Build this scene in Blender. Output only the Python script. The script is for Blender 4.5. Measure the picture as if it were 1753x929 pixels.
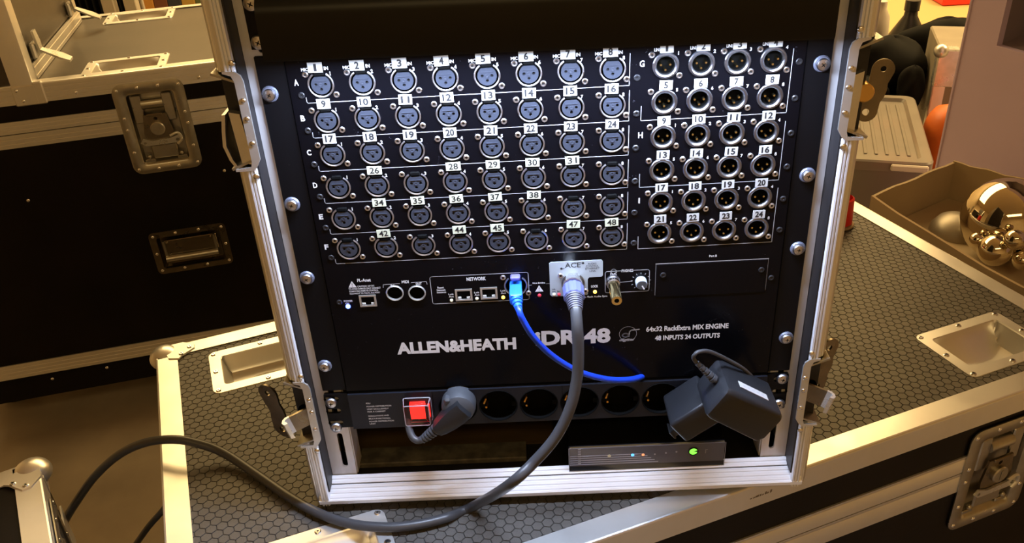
import bpy, bmesh, math, random
import numpy as np
from mathutils import Matrix, Vector

for _o in list(bpy.data.objects):
    bpy.data.objects.remove(_o)
random.seed(7)
sc = bpy.context.scene
COL = sc.collection
MM = 0.001
PI = math.pi
rad = math.radians

# ------------------------------------------------------------------ camera
CR = np.array([[0.9985769319620794, -0.0037347916547234294, -0.053199269586118605],
               [-0.04781533072614229, -0.5044743706468442, -0.862101678172604],
               [-0.023617897890166887, 0.8634185894986083, -0.5039350495921904]])
CC = np.array([-17.579, -708.899, 698.991])
CF, CX, CY = 1469.09, 876.5, 464.5
cam_d = bpy.data.cameras.new('camera')
cam_d.sensor_fit = 'HORIZONTAL'
cam_d.sensor_width = 36.0
cam_d.lens = CF / 1753 * 36
cam_d.clip_start = 0.01
cam = bpy.data.objects.new('camera', cam_d)
COL.objects.link(cam)
cam.matrix_world = Matrix(((CR[0][0], -CR[1][0], -CR[2][0], CC[0] * MM),
                           (CR[0][1], -CR[1][1], -CR[2][1], CC[1] * MM),
                           (CR[0][2], -CR[1][2], -CR[2][2], CC[2] * MM),
                           (0, 0, 0, 1)))
sc.camera = cam

# ------------------------------------------------------------------ world, lamps, exposure
sc.view_settings.view_transform = 'Standard'
sc.view_settings.look = 'None'
sc.view_settings.exposure = 0.0
sc.view_settings.gamma = 1.0
sc.view_settings.use_curve_mapping = False
w = bpy.data.worlds.new('world')
sc.world = w
w.use_nodes = True
w.node_tree.nodes['Background'].inputs[0].default_value = (0.9, 0.62, 0.33, 1)
w.node_tree.nodes['Background'].inputs[1].default_value = 0.03


def area_light(name, loc, target, sx, sy, power, color):
    d = bpy.data.lights.new(name, 'AREA')
    d.shape = 'RECTANGLE'
    d.size, d.size_y = sx, sy
    d.energy = power
    d.color = color
    o = bpy.data.objects.new(name, d)
    COL.objects.link(o)
    o.location = loc
    o.rotation_euler = (Vector(target) - Vector(loc)).to_track_quat('-Z', 'Y').to_euler()
    return o


WARM = (1.0, 0.69, 0.29)
area_light('ceiling_lamp_back', (0.3, 3.5, 2.38), (0.3, 3.5, 0), 6.0, 2.6, 300, WARM)
area_light('ceiling_lamp_right', (3.0, 1.7, 2.38), (2.4, 1.3, 0), 0.9, 1.6, 190, WARM)
area_light('front_fill', (0.2, -2.4, 2.38), (0.2, -2.4, 0), 2.4, 0.6, 24, WARM)  # unseen warm fill added behind the camera for front-facing sides
# white strip of lamps under the rack light's hood (the rack light itself is built below)
_rl = area_light('rack_light_glow', (0.0, -0.046, 0.5114), (0.0, -0.230, 0.0), 0.41, 0.010, 9.5, (0.62, 0.74, 1.0))
_rl.rotation_euler = (Matrix.Rotation(rad(0.59), 4, 'Y') @ _rl.rotation_euler.to_matrix().to_4x4()).to_euler()

# ------------------------------------------------------------------ pixel -> place helpers (mm)


def ray(u, v):
    return np.array([(u - CX) / CF, (v - CY) / CF, 1.0]) @ CR


def PY(u, v, y=0.0):
    d = ray(u, v)
    return CC + d * ((y - CC[1]) / d[1])


def PZ(u, v, z=0.0):
    d = ray(u, v)
    return CC + d * ((z - CC[2]) / d[2])


class Frame:
    """an upright frame turned by yaw about Z at point o (mm): a right, b back, z up"""

    def __init__(s, yaw, o=(0, 0, 0)):
        s.c, s.s, s.o, s.yaw = math.cos(rad(yaw)), math.sin(rad(yaw)), np.array(o, float), yaw

    def loc(s, X, vec=False):
        X = np.array(X, float) - (0 if vec else s.o)
        return np.array([s.c * X[0] + s.s * X[1], -s.s * X[0] + s.c * X[1], X[2]])

    def wor(s, a, b, z):
        return np.array([s.c * a - s.s * b, s.s * a + s.c * b, z]) + s.o

    def onface(s, u, v, b=0.0):
        d, o = s.loc(ray(u, v), True), s.loc(CC)
        return o + d * ((b - o[1]) / d[1])

    def onside(s, u, v, a=0.0):
        d, o = s.loc(ray(u, v), True), s.loc(CC)
        return o + d * ((a - o[0]) / d[0])

    def ontop(s, u, v, z=0.0):
        d, o = s.loc(ray(u, v), True), s.loc(CC)
        return o + d * ((z - o[2]) / d[2])


# ------------------------------------------------------------------ materials
def mat(name, col, metal=0.0, rough=0.5, var=0.0, vscale=20, bump=0.0, bscale=80, col2=None, spec=0.5,
        emit=None, estr=0.0, trans=0.0, ior=1.45, rvar=0.0, stretch=None, coat=0.0):
    m = bpy.data.materials.new(name)
    m.use_nodes = True
    nt = m.node_tree
    b = nt.nodes['Principled BSDF']
    b.inputs['Base Color'].default_value = (*col, 1)
    b.inputs['Metallic'].default_value = metal
    b.inputs['Roughness'].default_value = rough
    b.inputs['Specular IOR Level'].default_value = spec
    b.inputs['Coat Weight'].default_value = coat
    if trans:
        b.inputs['Transmission Weight'].default_value = trans
        b.inputs['IOR'].default_value = ior
    if emit:
        b.inputs['Emission Color'].default_value = (*emit, 1)
        b.inputs['Emission Strength'].default_value = estr
    if var or bump or col2 or rvar:
        tc = nt.nodes.new('ShaderNodeTexCoord')
        mp = nt.nodes.new('ShaderNodeMapping')
        if stretch:
            mp.inputs['Scale'].default_value = stretch
        nt.links.new(tc.outputs['Object'], mp.inputs['Vector'])
        n = nt.nodes.new('ShaderNodeTexNoise')
        n.inputs['Scale'].default_value = vscale
        n.inputs['Detail'].default_value = 5
        nt.links.new(mp.outputs[0], n.inputs['Vector'])
        if var or col2:
            mx = nt.nodes.new('ShaderNodeMix')
            mx.data_type = 'RGBA'
            rmp = nt.nodes.new('ShaderNodeMapRange')
            rmp.inputs[1].default_value, rmp.inputs[2].default_value = 0.35, 0.68
            nt.links.new(n.outputs['Fac'], rmp.inputs[0])
            nt.links.new(rmp.outputs[0], mx.inputs[0])
            mx.inputs[6].default_value = (*col, 1)
            c2 = col2 or tuple(c * (1 - var) for c in col)
            mx.inputs[7].default_value = (*c2, 1)
            nt.links.new(mx.outputs[2], b.inputs['Base Color'])
        if rvar:
            r2 = nt.nodes.new('ShaderNodeMapRange')
            r2.inputs[1].default_value, r2.inputs[2].default_value = 0.3, 0.7
            r2.inputs[3].default_value, r2.inputs[4].default_value = max(0.02, rough - rvar), min(1, rough + rvar)
            nt.links.new(n.outputs['Fac'], r2.inputs[0])
            nt.links.new(r2.outputs[0], b.inputs['Roughness'])
        if bump:
            n2 = nt.nodes.new('ShaderNodeTexNoise')
            n2.inputs['Scale'].default_value = bscale
            n2.inputs['Detail'].default_value = 3
            nt.links.new(mp.outputs[0], n2.inputs['Vector'])
            bp = nt.nodes.new('ShaderNodeBump')
            bp.inputs['Strength'].default_value = bump
            bp.inputs['Distance'].default_value = 0.001
            nt.links.new(n2.outputs['Fac'], bp.inputs['Height'])
            nt.links.new(bp.outputs[0], b.inputs['Normal'])
    return m


def dusty(name, col, rough, dust, scale=900, thr=0.70, spec=0.5):
    """dark paint with tiny specks of dust"""
    m = mat(name, col, 0, rough, spec=spec)
    nt = m.node_tree
    b = nt.nodes['Principled BSDF']
    tc = nt.nodes.new('ShaderNodeTexCoord')
    v = nt.nodes.new('ShaderNodeTexVoronoi')
    v.inputs['Scale'].default_value = scale
    nt.links.new(tc.outputs['Object'], v.inputs['Vector'])
    n = nt.nodes.new('ShaderNodeTexNoise')
    n.inputs['Scale'].default_value = 140
    nt.links.new(tc.outputs['Object'], n.inputs['Vector'])
    lt = nt.nodes.new('ShaderNodeMath')
    lt.operation = 'LESS_THAN'
    lt.inputs[1].default_value = 0.16
    nt.links.new(v.outputs['Distance'], lt.inputs[0])
    gt = nt.nodes.new('ShaderNodeMath')
    gt.operation = 'GREATER_THAN'
    gt.inputs[1].default_value = thr
    nt.links.new(n.outputs['Fac'], gt.inputs[0])
    mu = nt.nodes.new('ShaderNodeMath')
    mu.operation = 'MULTIPLY'
    nt.links.new(lt.outputs[0], mu.inputs[0])
    nt.links.new(gt.outputs[0], mu.inputs[1])
    mx = nt.nodes.new('ShaderNodeMix')
    mx.data_type = 'RGBA'
    mx.inputs[6].default_value = (*col, 1)
    mx.inputs[7].default_value = (*dust, 1)
    nt.links.new(mu.outputs[0], mx.inputs[0])
    nt.links.new(mx.outputs[2], b.inputs['Base Color'])
    return m


M = dict(
    alu=mat('brushed_aluminium', (0.85, 0.84, 0.81), 0.82, 0.34, var=0.06, vscale=18, rvar=0.04),
    alu_rack=mat('rack_aluminium', (0.82, 0.83, 0.87), 0.3, 0.36, var=0.05, vscale=18),
    alu_rail=mat('rail_aluminium', (0.78, 0.78, 0.81), 0.3, 0.42, var=0.2, vscale=60, bump=0.12, bscale=500, stretch=(1, 1, 0.15)),
    steel=mat('zinc_steel', (0.72, 0.72, 0.70), 0.8, 0.32, var=0.15, vscale=40, rvar=0.1),
    steel_dull=mat('dull_steel', (0.5, 0.48, 0.42), 1, 0.36, var=0.25, vscale=35, rvar=0.1),
    steel_dark=mat('dark_steel', (0.27, 0.23, 0.17), 1, 0.33, var=0.3, vscale=40, rvar=0.1),
    bright=mat('bright_zinc', (0.86, 0.86, 0.86), 1, 0.2, var=0.1, vscale=50),
    chrome=mat('chrome', (0.72, 0.66, 0.52), 1, 0.04),
    gold=mat('gold_plate', (0.95, 0.78, 0.4), 1, 0.2),
    brass=mat('brass', (0.8, 0.5, 0.16), 1, 0.3),
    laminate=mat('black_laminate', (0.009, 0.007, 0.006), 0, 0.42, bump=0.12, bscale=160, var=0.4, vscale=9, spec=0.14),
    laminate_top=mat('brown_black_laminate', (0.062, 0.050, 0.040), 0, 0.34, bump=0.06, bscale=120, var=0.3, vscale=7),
    hexbase=mat('hex_groove_film', (0.012, 0.010, 0.008), 0, 0.6),
    hextop=mat('hex_film', (0.088, 0.078, 0.066), 0, 0.47, var=0.25, vscale=14, bump=0.35, bscale=900),
    wall_in=mat('case_lining', (0.012, 0.011, 0.013), 0, 0.5, var=0.3, vscale=30),
    wood_in=mat('plywood_inside', (0.09, 0.055, 0.022), 0, 0.6, var=0.4, vscale=8, stretch=(1, 6, 6)),
    panel=dusty('black_panel_paint', (0.0022, 0.0022, 0.0034), 0.24, (0.22, 0.22, 0.26), spec=0.16),
    ear=dusty('black_ear_paint', (0.0035, 0.0035, 0.0045), 0.42, (0.18, 0.18, 0.2), spec=0.18),
    hood=mat('black_hood_paint', (0.004, 0.004, 0.004), 0, 0.34, spec=0.25),
    cavity=mat('black_plastic_cavity', (0.0025, 0.0025, 0.0025), 0, 0.8, spec=0.08),
    blackpl=mat('black_plastic', (0.016, 0.017, 0.020), 0, 0.36, bump=0.06, bscale=700),
    greypl=mat('dark_grey_plastic', (0.06, 0.065, 0.075), 0, 0.42, bump=0.05, bscale=500),
    insert=mat('socket_insert_grey', (0.032, 0.037, 0.052), 0, 0.3),
    insert_hole=mat('socket_pin_hole', (0.004, 0.004, 0.004), 0, 0.7),
    ring=mat('socket_ring_metal', (0.62, 0.62, 0.66), 1, 0.34),
    ring_dark=mat('black_chrome_ring', (0.30, 0.31, 0.35), 1, 0.32),
    rivet=mat('silver_rivet', (0.85, 0.85, 0.88), 1, 0.28),
    rivet_hole=mat('rivet_hole', (0.01, 0.01, 0.01), 0, 0.6),  # near-black colour stands in for shade on the metal inside holes
    screwhead=mat('screw_head_zinc', (0.70, 0.70, 0.74), 1, 0.3, var=0.3, vscale=300),
    washer=mat('screw_washer', (0.20, 0.22, 0.30), 0.5, 0.4),
    blackscrew=mat('black_screw', (0.05, 0.05, 0.055), 0.7, 0.35),
    ink=mat('white_print', (0.72, 0.72, 0.74), 0, 0.5),
    ink_dim=mat('grey_print', (0.42, 0.42, 0.45), 0, 0.5),
    ink_black=mat('black_print', (0.012, 0.012, 0.014), 0, 0.6),
    sticker=mat('white_sticker', (0.50, 0.50, 0.49), 0, 0.55),
    sticker_y=mat('cream_sticker', (0.56, 0.58, 0.43), 0, 0.55),
    blue_led=mat('blue_led', (0.05, 0.1, 1), 0, 0.3, emit=(0.04, 0.08, 1.0), estr=22),
    amber_led=mat('amber_led', (1, 0.6, 0.1), 0, 0.3, emit=(1.0, 0.55, 0.08), estr=2.2),
    dim_led=mat('unlit_cream_led', (0.62, 0.6, 0.42), 0, 0.35),
    red_led=mat('unlit_red_led', (0.55, 0.03, 0.05), 0, 0.3),
    orange_led=mat('orange_indicator', (0.9, 0.25, 0.1), 0, 0.3, emit=(1.0, 0.3, 0.12), estr=1.4),
    cyan_led=mat('blue_indicator', (0.1, 0.4, 1), 0, 0.3, emit=(0.1, 0.45, 1.0), estr=1.6),
    green_led=mat('green_indicator', (0.2, 0.9, 0.1), 0, 0.3, emit=(0.25, 1.0, 0.08), estr=1.3),
    strip_led=mat('white_led_strip', (1, 1, 1), 0, 0.4, emit=(0.8, 0.88, 1.0), estr=12),
    red_rocker=mat('red_lit_rocker', (0.9, 0.02, 0.01), 0, 0.3, emit=(1.0, 0.03, 0.02), estr=1.5),
    clear=mat('clear_plastic', (0.95, 0.95, 0.97), 0, 0.06, trans=1.0, ior=1.35),
    frost=mat('frosted_plastic_edge', (0.55, 0.52, 0.56), 0, 0.25, trans=0.4),
    blue_cable=mat('blue_cable_jacket', (0.010, 0.055, 0.62), 0, 0.32),
    blue_plug=mat('blue_plug_boot', (0.02, 0.16, 0.85), 0, 0.28),
    black_cable=mat('black_rubber_cable', (0.05, 0.051, 0.056), 0, 0.38, bump=0.05, bscale=300),
    lilac=mat('lilac_release_tab', (0.12, 0.11, 0.36), 0, 0.4),
    ferrule=mat('blue_grey_ferrule', (0.13, 0.15, 0.36), 0.2, 0.35),
    boot=mat('grey_violet_boot', (0.07, 0.07, 0.10), 0, 0.4),
    plate=mat('pale_grey_plate', (0.36, 0.40, 0.44), 0, 0.45),
    pdu=mat('slate_panel_paint', (0.012, 0.013, 0.019), 0.1, 0.36, var=0.15, vscale=5, spec=0.3),
    router=mat('router_black_gloss', (0.008, 0.008, 0.010), 0, 0.14),
    router_face=mat('router_grey_face', (0.10, 0.10, 0.13), 0, 0.25, var=0.3, vscale=8),
    router_line=mat('router_pale_line', (0.30, 0.30, 0.36), 0, 0.3),
    card=mat('cardboard', (0.40, 0.29, 0.17), 0, 0.75, var=0.2, vscale=6),
    card_in=mat('cardboard_inside', (0.44, 0.34, 0.21), 0, 0.75, var=0.18, vscale=5),
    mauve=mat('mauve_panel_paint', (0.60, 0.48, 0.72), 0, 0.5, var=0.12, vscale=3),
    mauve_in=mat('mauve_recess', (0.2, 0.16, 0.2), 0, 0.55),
    cloudy=mat('cloudy_plastic', (0.40, 0.36, 0.32), 0, 0.36, trans=0.6, var=0.2, vscale=7),
    blackcloth=mat('black_cloth', (0.0035, 0.0035, 0.0035), 0, 0.8, bump=0.5, bscale=30, spec=0.15),
    orange=mat('orange_vinyl', (0.60, 0.13, 0.015), 0, 0.45),
    greycase=mat('grey_case_paint', (0.30, 0.26, 0.20), 0, 0.5, var=0.2, vscale=9),
    yellow=mat('pale_yellow_tabletop', (0.5, 0.36, 0.16), 0, 0.5),
    red=mat('red_plastic', (0.75, 0.03, 0.02), 0, 0.35),
    white=mat('white_paper', (0.6, 0.55, 0.47), 0, 0.6),
    floor=mat('brown_floor', (0.42, 0.35, 0.26), 0, 0.45, vscale=6, col2=(0.30, 0.25, 0.19)),
    wallp=mat('room_wall_paint', (0.55, 0.45, 0.32), 0, 0.7, var=0.1, vscale=2),
    ceilp=mat('ceiling_paint', (0.55, 0.46, 0.34), 0, 0.8),
    tile=mat('grey_floor_board', (0.11, 0.10, 0.09), 0, 0.4, var=0.2, vscale=5),
    rubber=mat('black_rubber', (0.012, 0.012, 0.012), 0, 0.65),
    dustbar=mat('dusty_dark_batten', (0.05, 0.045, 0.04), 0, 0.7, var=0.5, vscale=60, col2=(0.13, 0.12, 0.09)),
    post=mat('grey_painted_post', (0.42, 0.38, 0.32), 0, 0.5),
)

# ------------------------------------------------------------------ mesh builder


class G:
    def __init__(s):
        s.v, s.f, s.mi, s.m = [], [], [], 0

    def add(s, vs, fs, T=None):
        k = len(s.v)
        for p in vs:
            p = Vector(p)
            s.v.append(tuple(T @ p) if T is not None else tuple(p))
        for f in fs:
            s.f.append([i + k for i in f])
            s.mi.append(s.m)
        return s

    def box(s, x0, x1, y0, y1, z0, z1, bev=0.0, T=None, seg=1):
        if bev <= 0:
            vs = [(x, y, z) for x in (x0, x1) for y in (y0, y1) for z in (z0, z1)]
            fs = [(0, 1, 3, 2), (4, 6, 7, 5), (0, 4, 5, 1), (2, 3, 7, 6), (0, 2, 6, 4), (1, 5, 7, 3)]
            return s.add(vs, fs, T)
        bm = bmesh.new()
        bmesh.ops.create_cube(bm, size=1)
        for v in bm.verts:
            v.co = Vector(((x0 + x1) / 2 + v.co.x * (x1 - x0), (y0 + y1) / 2 + v.co.y * (y1 - y0),
                           (z0 + z1) / 2 + v.co.z * (z1 - z0)))
        bmesh.ops.bevel(bm, geom=list(bm.edges), offset=bev, segments=seg, affect='EDGES', profile=0.5)
        bm.verts.index_update()
        s.add([v.co[:] for v in bm.verts], [[v.index for v in f.verts] for f in bm.faces], T)
        bm.free()
        return s

    def loft(s, loops, T=None, closed=True, cap0=False, cap1=False):
        n = len(loops[0])
        vs = [p for L in loops for p in L]
        fs = []
        for i in range(len(loops) - 1):
            for j in range(n if closed else n - 1):
                a, b = i * n + j, i * n + (j + 1) % n
                fs.append((a, b, b + n, a + n))
        if cap0:
            fs.append(list(range(n))[::-1])
        if cap1:
            fs.append([(len(loops) - 1) * n + j for j in range(n)])
        return s.add(vs, fs, T)

    def prism(s, prof, axis, l0, l1, T=None):
        """profile of 2D points extruded along axis; 2D = the other two axes in order"""
        def p3(p, l):
            q = list(p)
            q.insert('xyz'.index(axis), l)
            return tuple(q)
        return s.loft([[p3(p, l0) for p in prof], [p3(p, l1) for p in prof]], T, True, True, True)

    def lathe(s, prof, n=24, T=None, a0=0.0, a1=2 * PI):
        """(r, y) profile turned about the Y axis"""
        full = abs(a1 - a0 - 2 * PI) < 1e-6
        k = n if full else n + 1
        loops = []
        for r, y in prof:
            loops.append([(r * math.cos(a0 + (a1 - a0) * j / n), y, r * math.sin(a0 + (a1 - a0) * j / n)) for j in range(k)])
        return s.loft(loops, T, closed=full)

    def disc(s, r, y, n=24, T=None):
        return s.add([(r * math.cos(2 * PI * j / n), y, r * math.sin(2 * PI * j / n)) for j in range(n)], [list(range(n))], T)

    def tube(s, pts, r, n=10, cap=True, T=None):
        pts = [Vector(p) for p in pts]
        rs = r if isinstance(r, (list, tuple)) else [r] * len(pts)
        t0 = (pts[1] - pts[0]).normalized()
        up = Vector((0, 0, 1)) if abs(t0.z) < 0.9 else Vector((1, 0, 0))
        nrm = t0.cross(up).normalized()
        loops = []
        for i, p in enumerate(pts):
            t = (pts[min(i + 1, len(pts) - 1)] - pts[max(i - 1, 0)]).normalized()
            nrm = (nrm - t * nrm.dot(t)).normalized()
            bn = t.cross(nrm)
            loops.append([tuple(p + (nrm * math.cos(2 * PI * j / n) + bn * math.sin(2 * PI * j / n)) * rs[i]) for j in range(n)])
        return s.loft(loops, T, True, cap, cap)

    def sphere(s, c, r, nu=20, nv=12, T=None, sc3=(1, 1, 1)):
        loops = []
        for i in range(nv + 1):
            th = PI * i / nv
            rr = max(math.sin(th), 1e-4)
            loops.append([(c[0] + r * sc3[0] * rr * math.cos(2 * PI * j / nu), c[1] + r * sc3[1] * rr * math.sin(2 * PI * j / nu),
                           c[2] + r * sc3[2] * math.cos(th)) for j in range(nu)])
        return s.loft(loops, T)

    def plate(s, outer, holes, yf, yb, T=None):
        """flat plate in XZ with holes, front at yf, back at yb"""
        bm = bmesh.new()
        for L in [outer] + holes:
            vv = [bm.verts.new((p[0], 0, p[1])) for p in L]
            for i in range(len(vv)):
                bm.edges.new((vv[i], vv[(i + 1) % len(vv)]))
        bmesh.ops.triangle_fill(bm, use_beauty=True, use_dissolve=False, edges=list(bm.edges))
        bm.verts.index_update()
        vs = [v.co[:] for v in bm.verts]
        fs = [[v.index for v in f.verts] for f in bm.faces]
        bm.free()
        s.add([(x, yf, z) for x, y, z in vs], fs, T)
        s.add([(x, yb, z) for x, y, z in vs], [f[::-1] for f in fs], T)
        for L in [outer] + holes:
            s.loft([[(p[0], yf, p[1]) for p in L], [(p[0], yb, p[1]) for p in L]], T)
        return s

    def build(s, name, mats, parent=None, smooth=35, loc=None, link=True):
        me = bpy.data.meshes.new(name)
        me.from_pydata([(x * MM, y * MM, z * MM) for x, y, z in s.v], [], s.f)
        if not isinstance(mats, (list, tuple)):
            mats = [mats]
        for m in mats:
            me.materials.append(M[m] if isinstance(m, str) else m)
        me.polygons.foreach_set('material_index', s.mi)
        me.validate()
        bm = bmesh.new()
        bm.from_mesh(me)
        bmesh.ops.recalc_face_normals(bm, faces=list(bm.faces))
        bm.to_mesh(me)
        bm.free()
        if smooth:
            me.polygons.foreach_set('use_smooth', [True] * len(me.polygons))
            me.set_sharp_from_angle(angle=rad(smooth))
        me.update()
        return inst(name, me, parent, loc) if link else me


def inst(name, me, parent=None, loc=None, rot=None):
    o = bpy.data.objects.new(name, me)
    COL.objects.link(o)
    if parent is not None:
        o.parent = parent
    if loc is not None:
        o.location = [c * MM for c in loc]
    if rot is not None:
        o.rotation_euler = rot
    return o


def thing(name, label, cat, loc=(0, 0, 0), yaw=0.0, group=None):
    o = bpy.data.objects.new(name, None)
    o.empty_display_size = 0.05
    COL.objects.link(o)
    o.location = [c * MM for c in loc]
    o.rotation_euler = (0, 0, rad(yaw))
    return tag(o, label, cat, group)


def tag(o, label, cat, group=None):
    o['label'] = label
    o['category'] = cat
    if group:
        o['group'] = group
    return o


def struct(o):
    o['kind'] = 'structure'
    return o


def circ(r, n=24, cx=0, cz=0, a0=0.0):
    return [(cx + r * math.cos(a0 + 2 * PI * j / n), cz + r * math.sin(a0 + 2 * PI * j / n)) for j in range(n)]


def rrect(x0, x1, z0, z1, r, n=5):
    pts = []
    for cx, cz, a in ((x1 - r, z1 - r, 0), (x0 + r, z1 - r, PI / 2), (x0 + r, z0 + r, PI), (x1 - r, z0 + r, 1.5 * PI)):
        for k in range(n + 1):
            t = a + PI / 2 * k / n
            pts.append((cx + r * math.cos(t), cz + r * math.sin(t)))
    return pts


def roty(deg, o=(0, 0, 0)):
    """turn in the XZ plane about a point; positive = anticlockwise seen from the front"""
    return Matrix.Translation(o) @ Matrix.Rotation(-rad(deg), 4, 'Y') @ Matrix.Translation([-c for c in o])


def spline(pts, n=8):
    """Catmull-Rom through points"""
    P = [np.array(p, float) for p in pts]
    P = [2 * P[0] - P[1]] + P + [2 * P[-1] - P[-2]]
    out = []
    for i in range(1, len(P) - 2):
        for k in range(n):
            t = k / n
            out.append(tuple(0.5 * ((2 * P[i]) + (-P[i - 1] + P[i + 1]) * t + (2 * P[i - 1] - 5 * P[i] + 4 * P[i + 1] - P[i + 2]) * t * t
                                    + (-P[i - 1] + 3 * P[i] - 3 * P[i + 1] + P[i + 2]) * t ** 3)))
    out.append(tuple(P[-2]))
    return out


_tc = {}


def text_geo(s, bold=0.0, shear=0.0):
    k = (s, bold, shear)
    if k not in _tc:
        cu = bpy.data.curves.new('t', 'FONT')
        cu.body = s
        cu.size = 1
        cu.offset = bold
        cu.shear = shear
        cu.resolution_u = 3
        ob = bpy.data.objects.new('t', cu)
        me = bpy.data.meshes.new_from_object(ob)
        vs = np.array([v.co[:2] for v in me.vertices])
        fs = [list(p.vertices) for p in me.polygons]
        bpy.data.objects.remove(ob)
        bpy.data.meshes.remove(me)
        bpy.data.curves.remove(cu)
        mn, mx = vs.min(0), vs.max(0)
        _tc[k] = ((vs - mn) / (mx - mn), fs, (mx - mn))
    return _tc[k]


def put_text(g, s, x0, x1, z0, z1, y, bold=0.0, shear=0.0, keep=False, T=None):
    """lettering fitted to a box on an XZ plane facing -Y"""
    vs, fs, sz = text_geo(s, bold, shear)
    if keep:                      # keep the letters' own width, centred
        wd = min((z1 - z0) * sz[0] / sz[1], x1 - x0)
        c = (x0 + x1) / 2
        x0, x1 = c - wd / 2, c + wd / 2
    g.add([(x0 + a * (x1 - x0), y, z0 + b * (z1 - z0)) for a, b in vs], fs, T)


def line(g, pts, wd, y):
    """thin printed line on an XZ plane facing -Y"""
    for (x0, z0), (x1, z1) in zip(pts[:-1], pts[1:]):
        d = Vector((x1 - x0, z1 - z0)).normalized() * (wd / 2)
        n = Vector((-d.y, d.x))
        g.add([(x0 - d.x + n.x, y, z0 - d.y + n.y), (x0 - d.x - n.x, y, z0 - d.y - n.y),
               (x1 + d.x - n.x, y, z1 + d.y - n.y), (x1 + d.x + n.x, y, z1 + d.y + n.y)], [(0, 1, 2, 3)])


# ================================================================== THE ROOM
FLOOR = -500.0
o = G().box(-4500, 4500, -3800, 5200, FLOOR - 40, FLOOR).build('floor', 'floor'); struct(o)
o = G().box(-4500, 4500, 5200, 5300, FLOOR, 2450).build('wall_back', 'wallp'); struct(o)
o = G().box(-4600, -4500, -3800, 5200, FLOOR, 2450).build('wall_left', 'wallp'); struct(o)
o = G().box(4500, 4600, -3800, 5200, FLOOR, 2450).build('wall_right', 'wallp'); struct(o)
o = G().box(-4500, 4500, -3900, -3800, FLOOR, 2450).build('wall_front', 'wallp'); struct(o)
o = G().box(-4500, 4500, -3800, 5200, 2450, 2500).build('ceiling', 'ceilp'); struct(o)

# ================================================================== CASE HARDWARE (shared meshes)
# local: x right, z up, face towards -y, mounting plane y = 0


def rivet_mesh(r=3.2, h=1.6):
    return G().lathe([(0.01, -h), (r * 0.55, -h * 0.9), (r * 0.9, -h * 0.45), (r, 0)], 12).build('rivet', 'bright', link=False)


ME_RIVET = rivet_mesh()


def dome_screw(r=3.6, h=1.6):
    g = G()
    g.lathe([(r, 0), (r, -h * 0.5), (r * 0.75, -h), (r * 0.34, -h)], 14)
    g.m = 1
    g.lathe([(r * 0.34, -h), (r * 0.3, -h * 0.3), (0.01, -h * 0.3)], 14)
    return g.build('rivet', ['bright', 'rivet_hole'], link=False)


ME_POPRIVET = dome_screw()


def seat_rivets(spots, parent, me=None, y=0.0, up=False):
    for x, z in spots:
        if up:   # on a horizontal face: spots are (a, b), y is height
            inst('rivet', me or ME_POPRIVET, parent, (x, z, y), (-PI / 2, 0, 0))
        else:
            inst('rivet', me or ME_RIVET, parent, (x, y, z))


def latch_meshes():
    W, H = 62.0, 86.0
    g = G()
    lo = [rrect(-W, W, -H, H, 17), rrect(-W, W, -H, H, 17), rrect(-W + 2, W - 2, -H + 2, H - 2, 16),
          rrect(-W + 18, W - 18, -H + 15, H - 17, 8), rrect(-W + 21, W - 21, -H + 18, H - 20, 7), rrect(-W + 24, W - 24, -H + 24, H - 24, 6)]
    ys = [0, -1.6, -2.2, -2.2, 0, 13]
    g.loft([[(x, y, z) for x, z in L] for L, y in zip(lo, ys)], cap1=True)
    dish = g.build('latch_dish', 'steel_dull', link=False)
    g = G()      # upper strike: two flat straps and a rolled bar
    g.box(-9, 9, 2, 6, 10, 62, 1.5)
    strike = g.build('latch_strap', 'steel_dull', link=False)
    g = G()
    g.lathe([(0.01, -19), (10, -19), (10, 19), (0.01, 19)], 16, Matrix.Translation((0, 8, 44)) @ Matrix.Rotation(PI / 2, 4, 'Z'))
    roll = g.build('latch_roller', 'steel_dull', link=False)
    g = G()      # claw plate
    out = [(-20, 26), (20, 26), (26, -8), (24, -22), (-24, -22), (-26, -8)]
    g.plate(out, [circ(3.5, 10, 0, 18)], -3.5, -0.5)
    g.box(-14, 14, -6, -3.5, 23, 28, 1)
    claw = g.build('latch_claw', 'steel_dark', link=False)
    g = G()
    g.lathe([(13, -3), (13, -8), (11.5, -9.5), (0.01, -9.5)], 24)
    g.box(-1.5, 1.5, -10.3, -9, -8, 8)
    knob = g.build('latch_knob', 'steel_dull', link=False)
    g = G()      # wing: folded thumb turn lying across the dish
    g.plate([(-36, -24), (-28, -31), (30, -31), (37, -24), (34, -16), (16, -21), (-14, -23), (-30, -17)],
            [circ(3.2, 10, 29, -25), circ(2.6, 10, -28, -25)], -7, -4.5)
    g.tube(spline([(18, -8, -16), (32, -8, -12), (37, -8, -24), (28, -8, -33)], 5), 2.6, 8)
    wing = g.build('latch_wing', 'steel', link=False)
    g = G()
    g.box(-22, 24, 1, 5, -60, -33, 2)
    for s in (-1, 1):
        g.box(s * 29 - 9, s * 29 + 9, 1, 4, -66, -60, 1)
        g.sphere((s * 29, 1, -54), 4, 10, 6)
    base = g.build('latch_base', 'steel_dull', link=False)
    return dish, [('latch_strap', strike), ('latch_strap', strike), ('latch_roller', roll), ('latch_claw', claw), ('latch_knob', knob), ('latch_wing', wing), ('latch_base', base)]


LATCH = latch_meshes()
LATCH_RIV = [(-53, 76), (-18, 78), (18, 78), (53, 76), (-53, 24), (53, 24), (-53, 2), (53, 2), (-53, -42), (53, -42), (-53, -76), (-18, -78), (18, -78), (53, -76)]


def latch_bits(d):
    for k, (n, me) in enumerate(LATCH[1]):
        inst(n, me, d, ((-27, 27)[k], 0, 0) if k < 2 else None)


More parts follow.
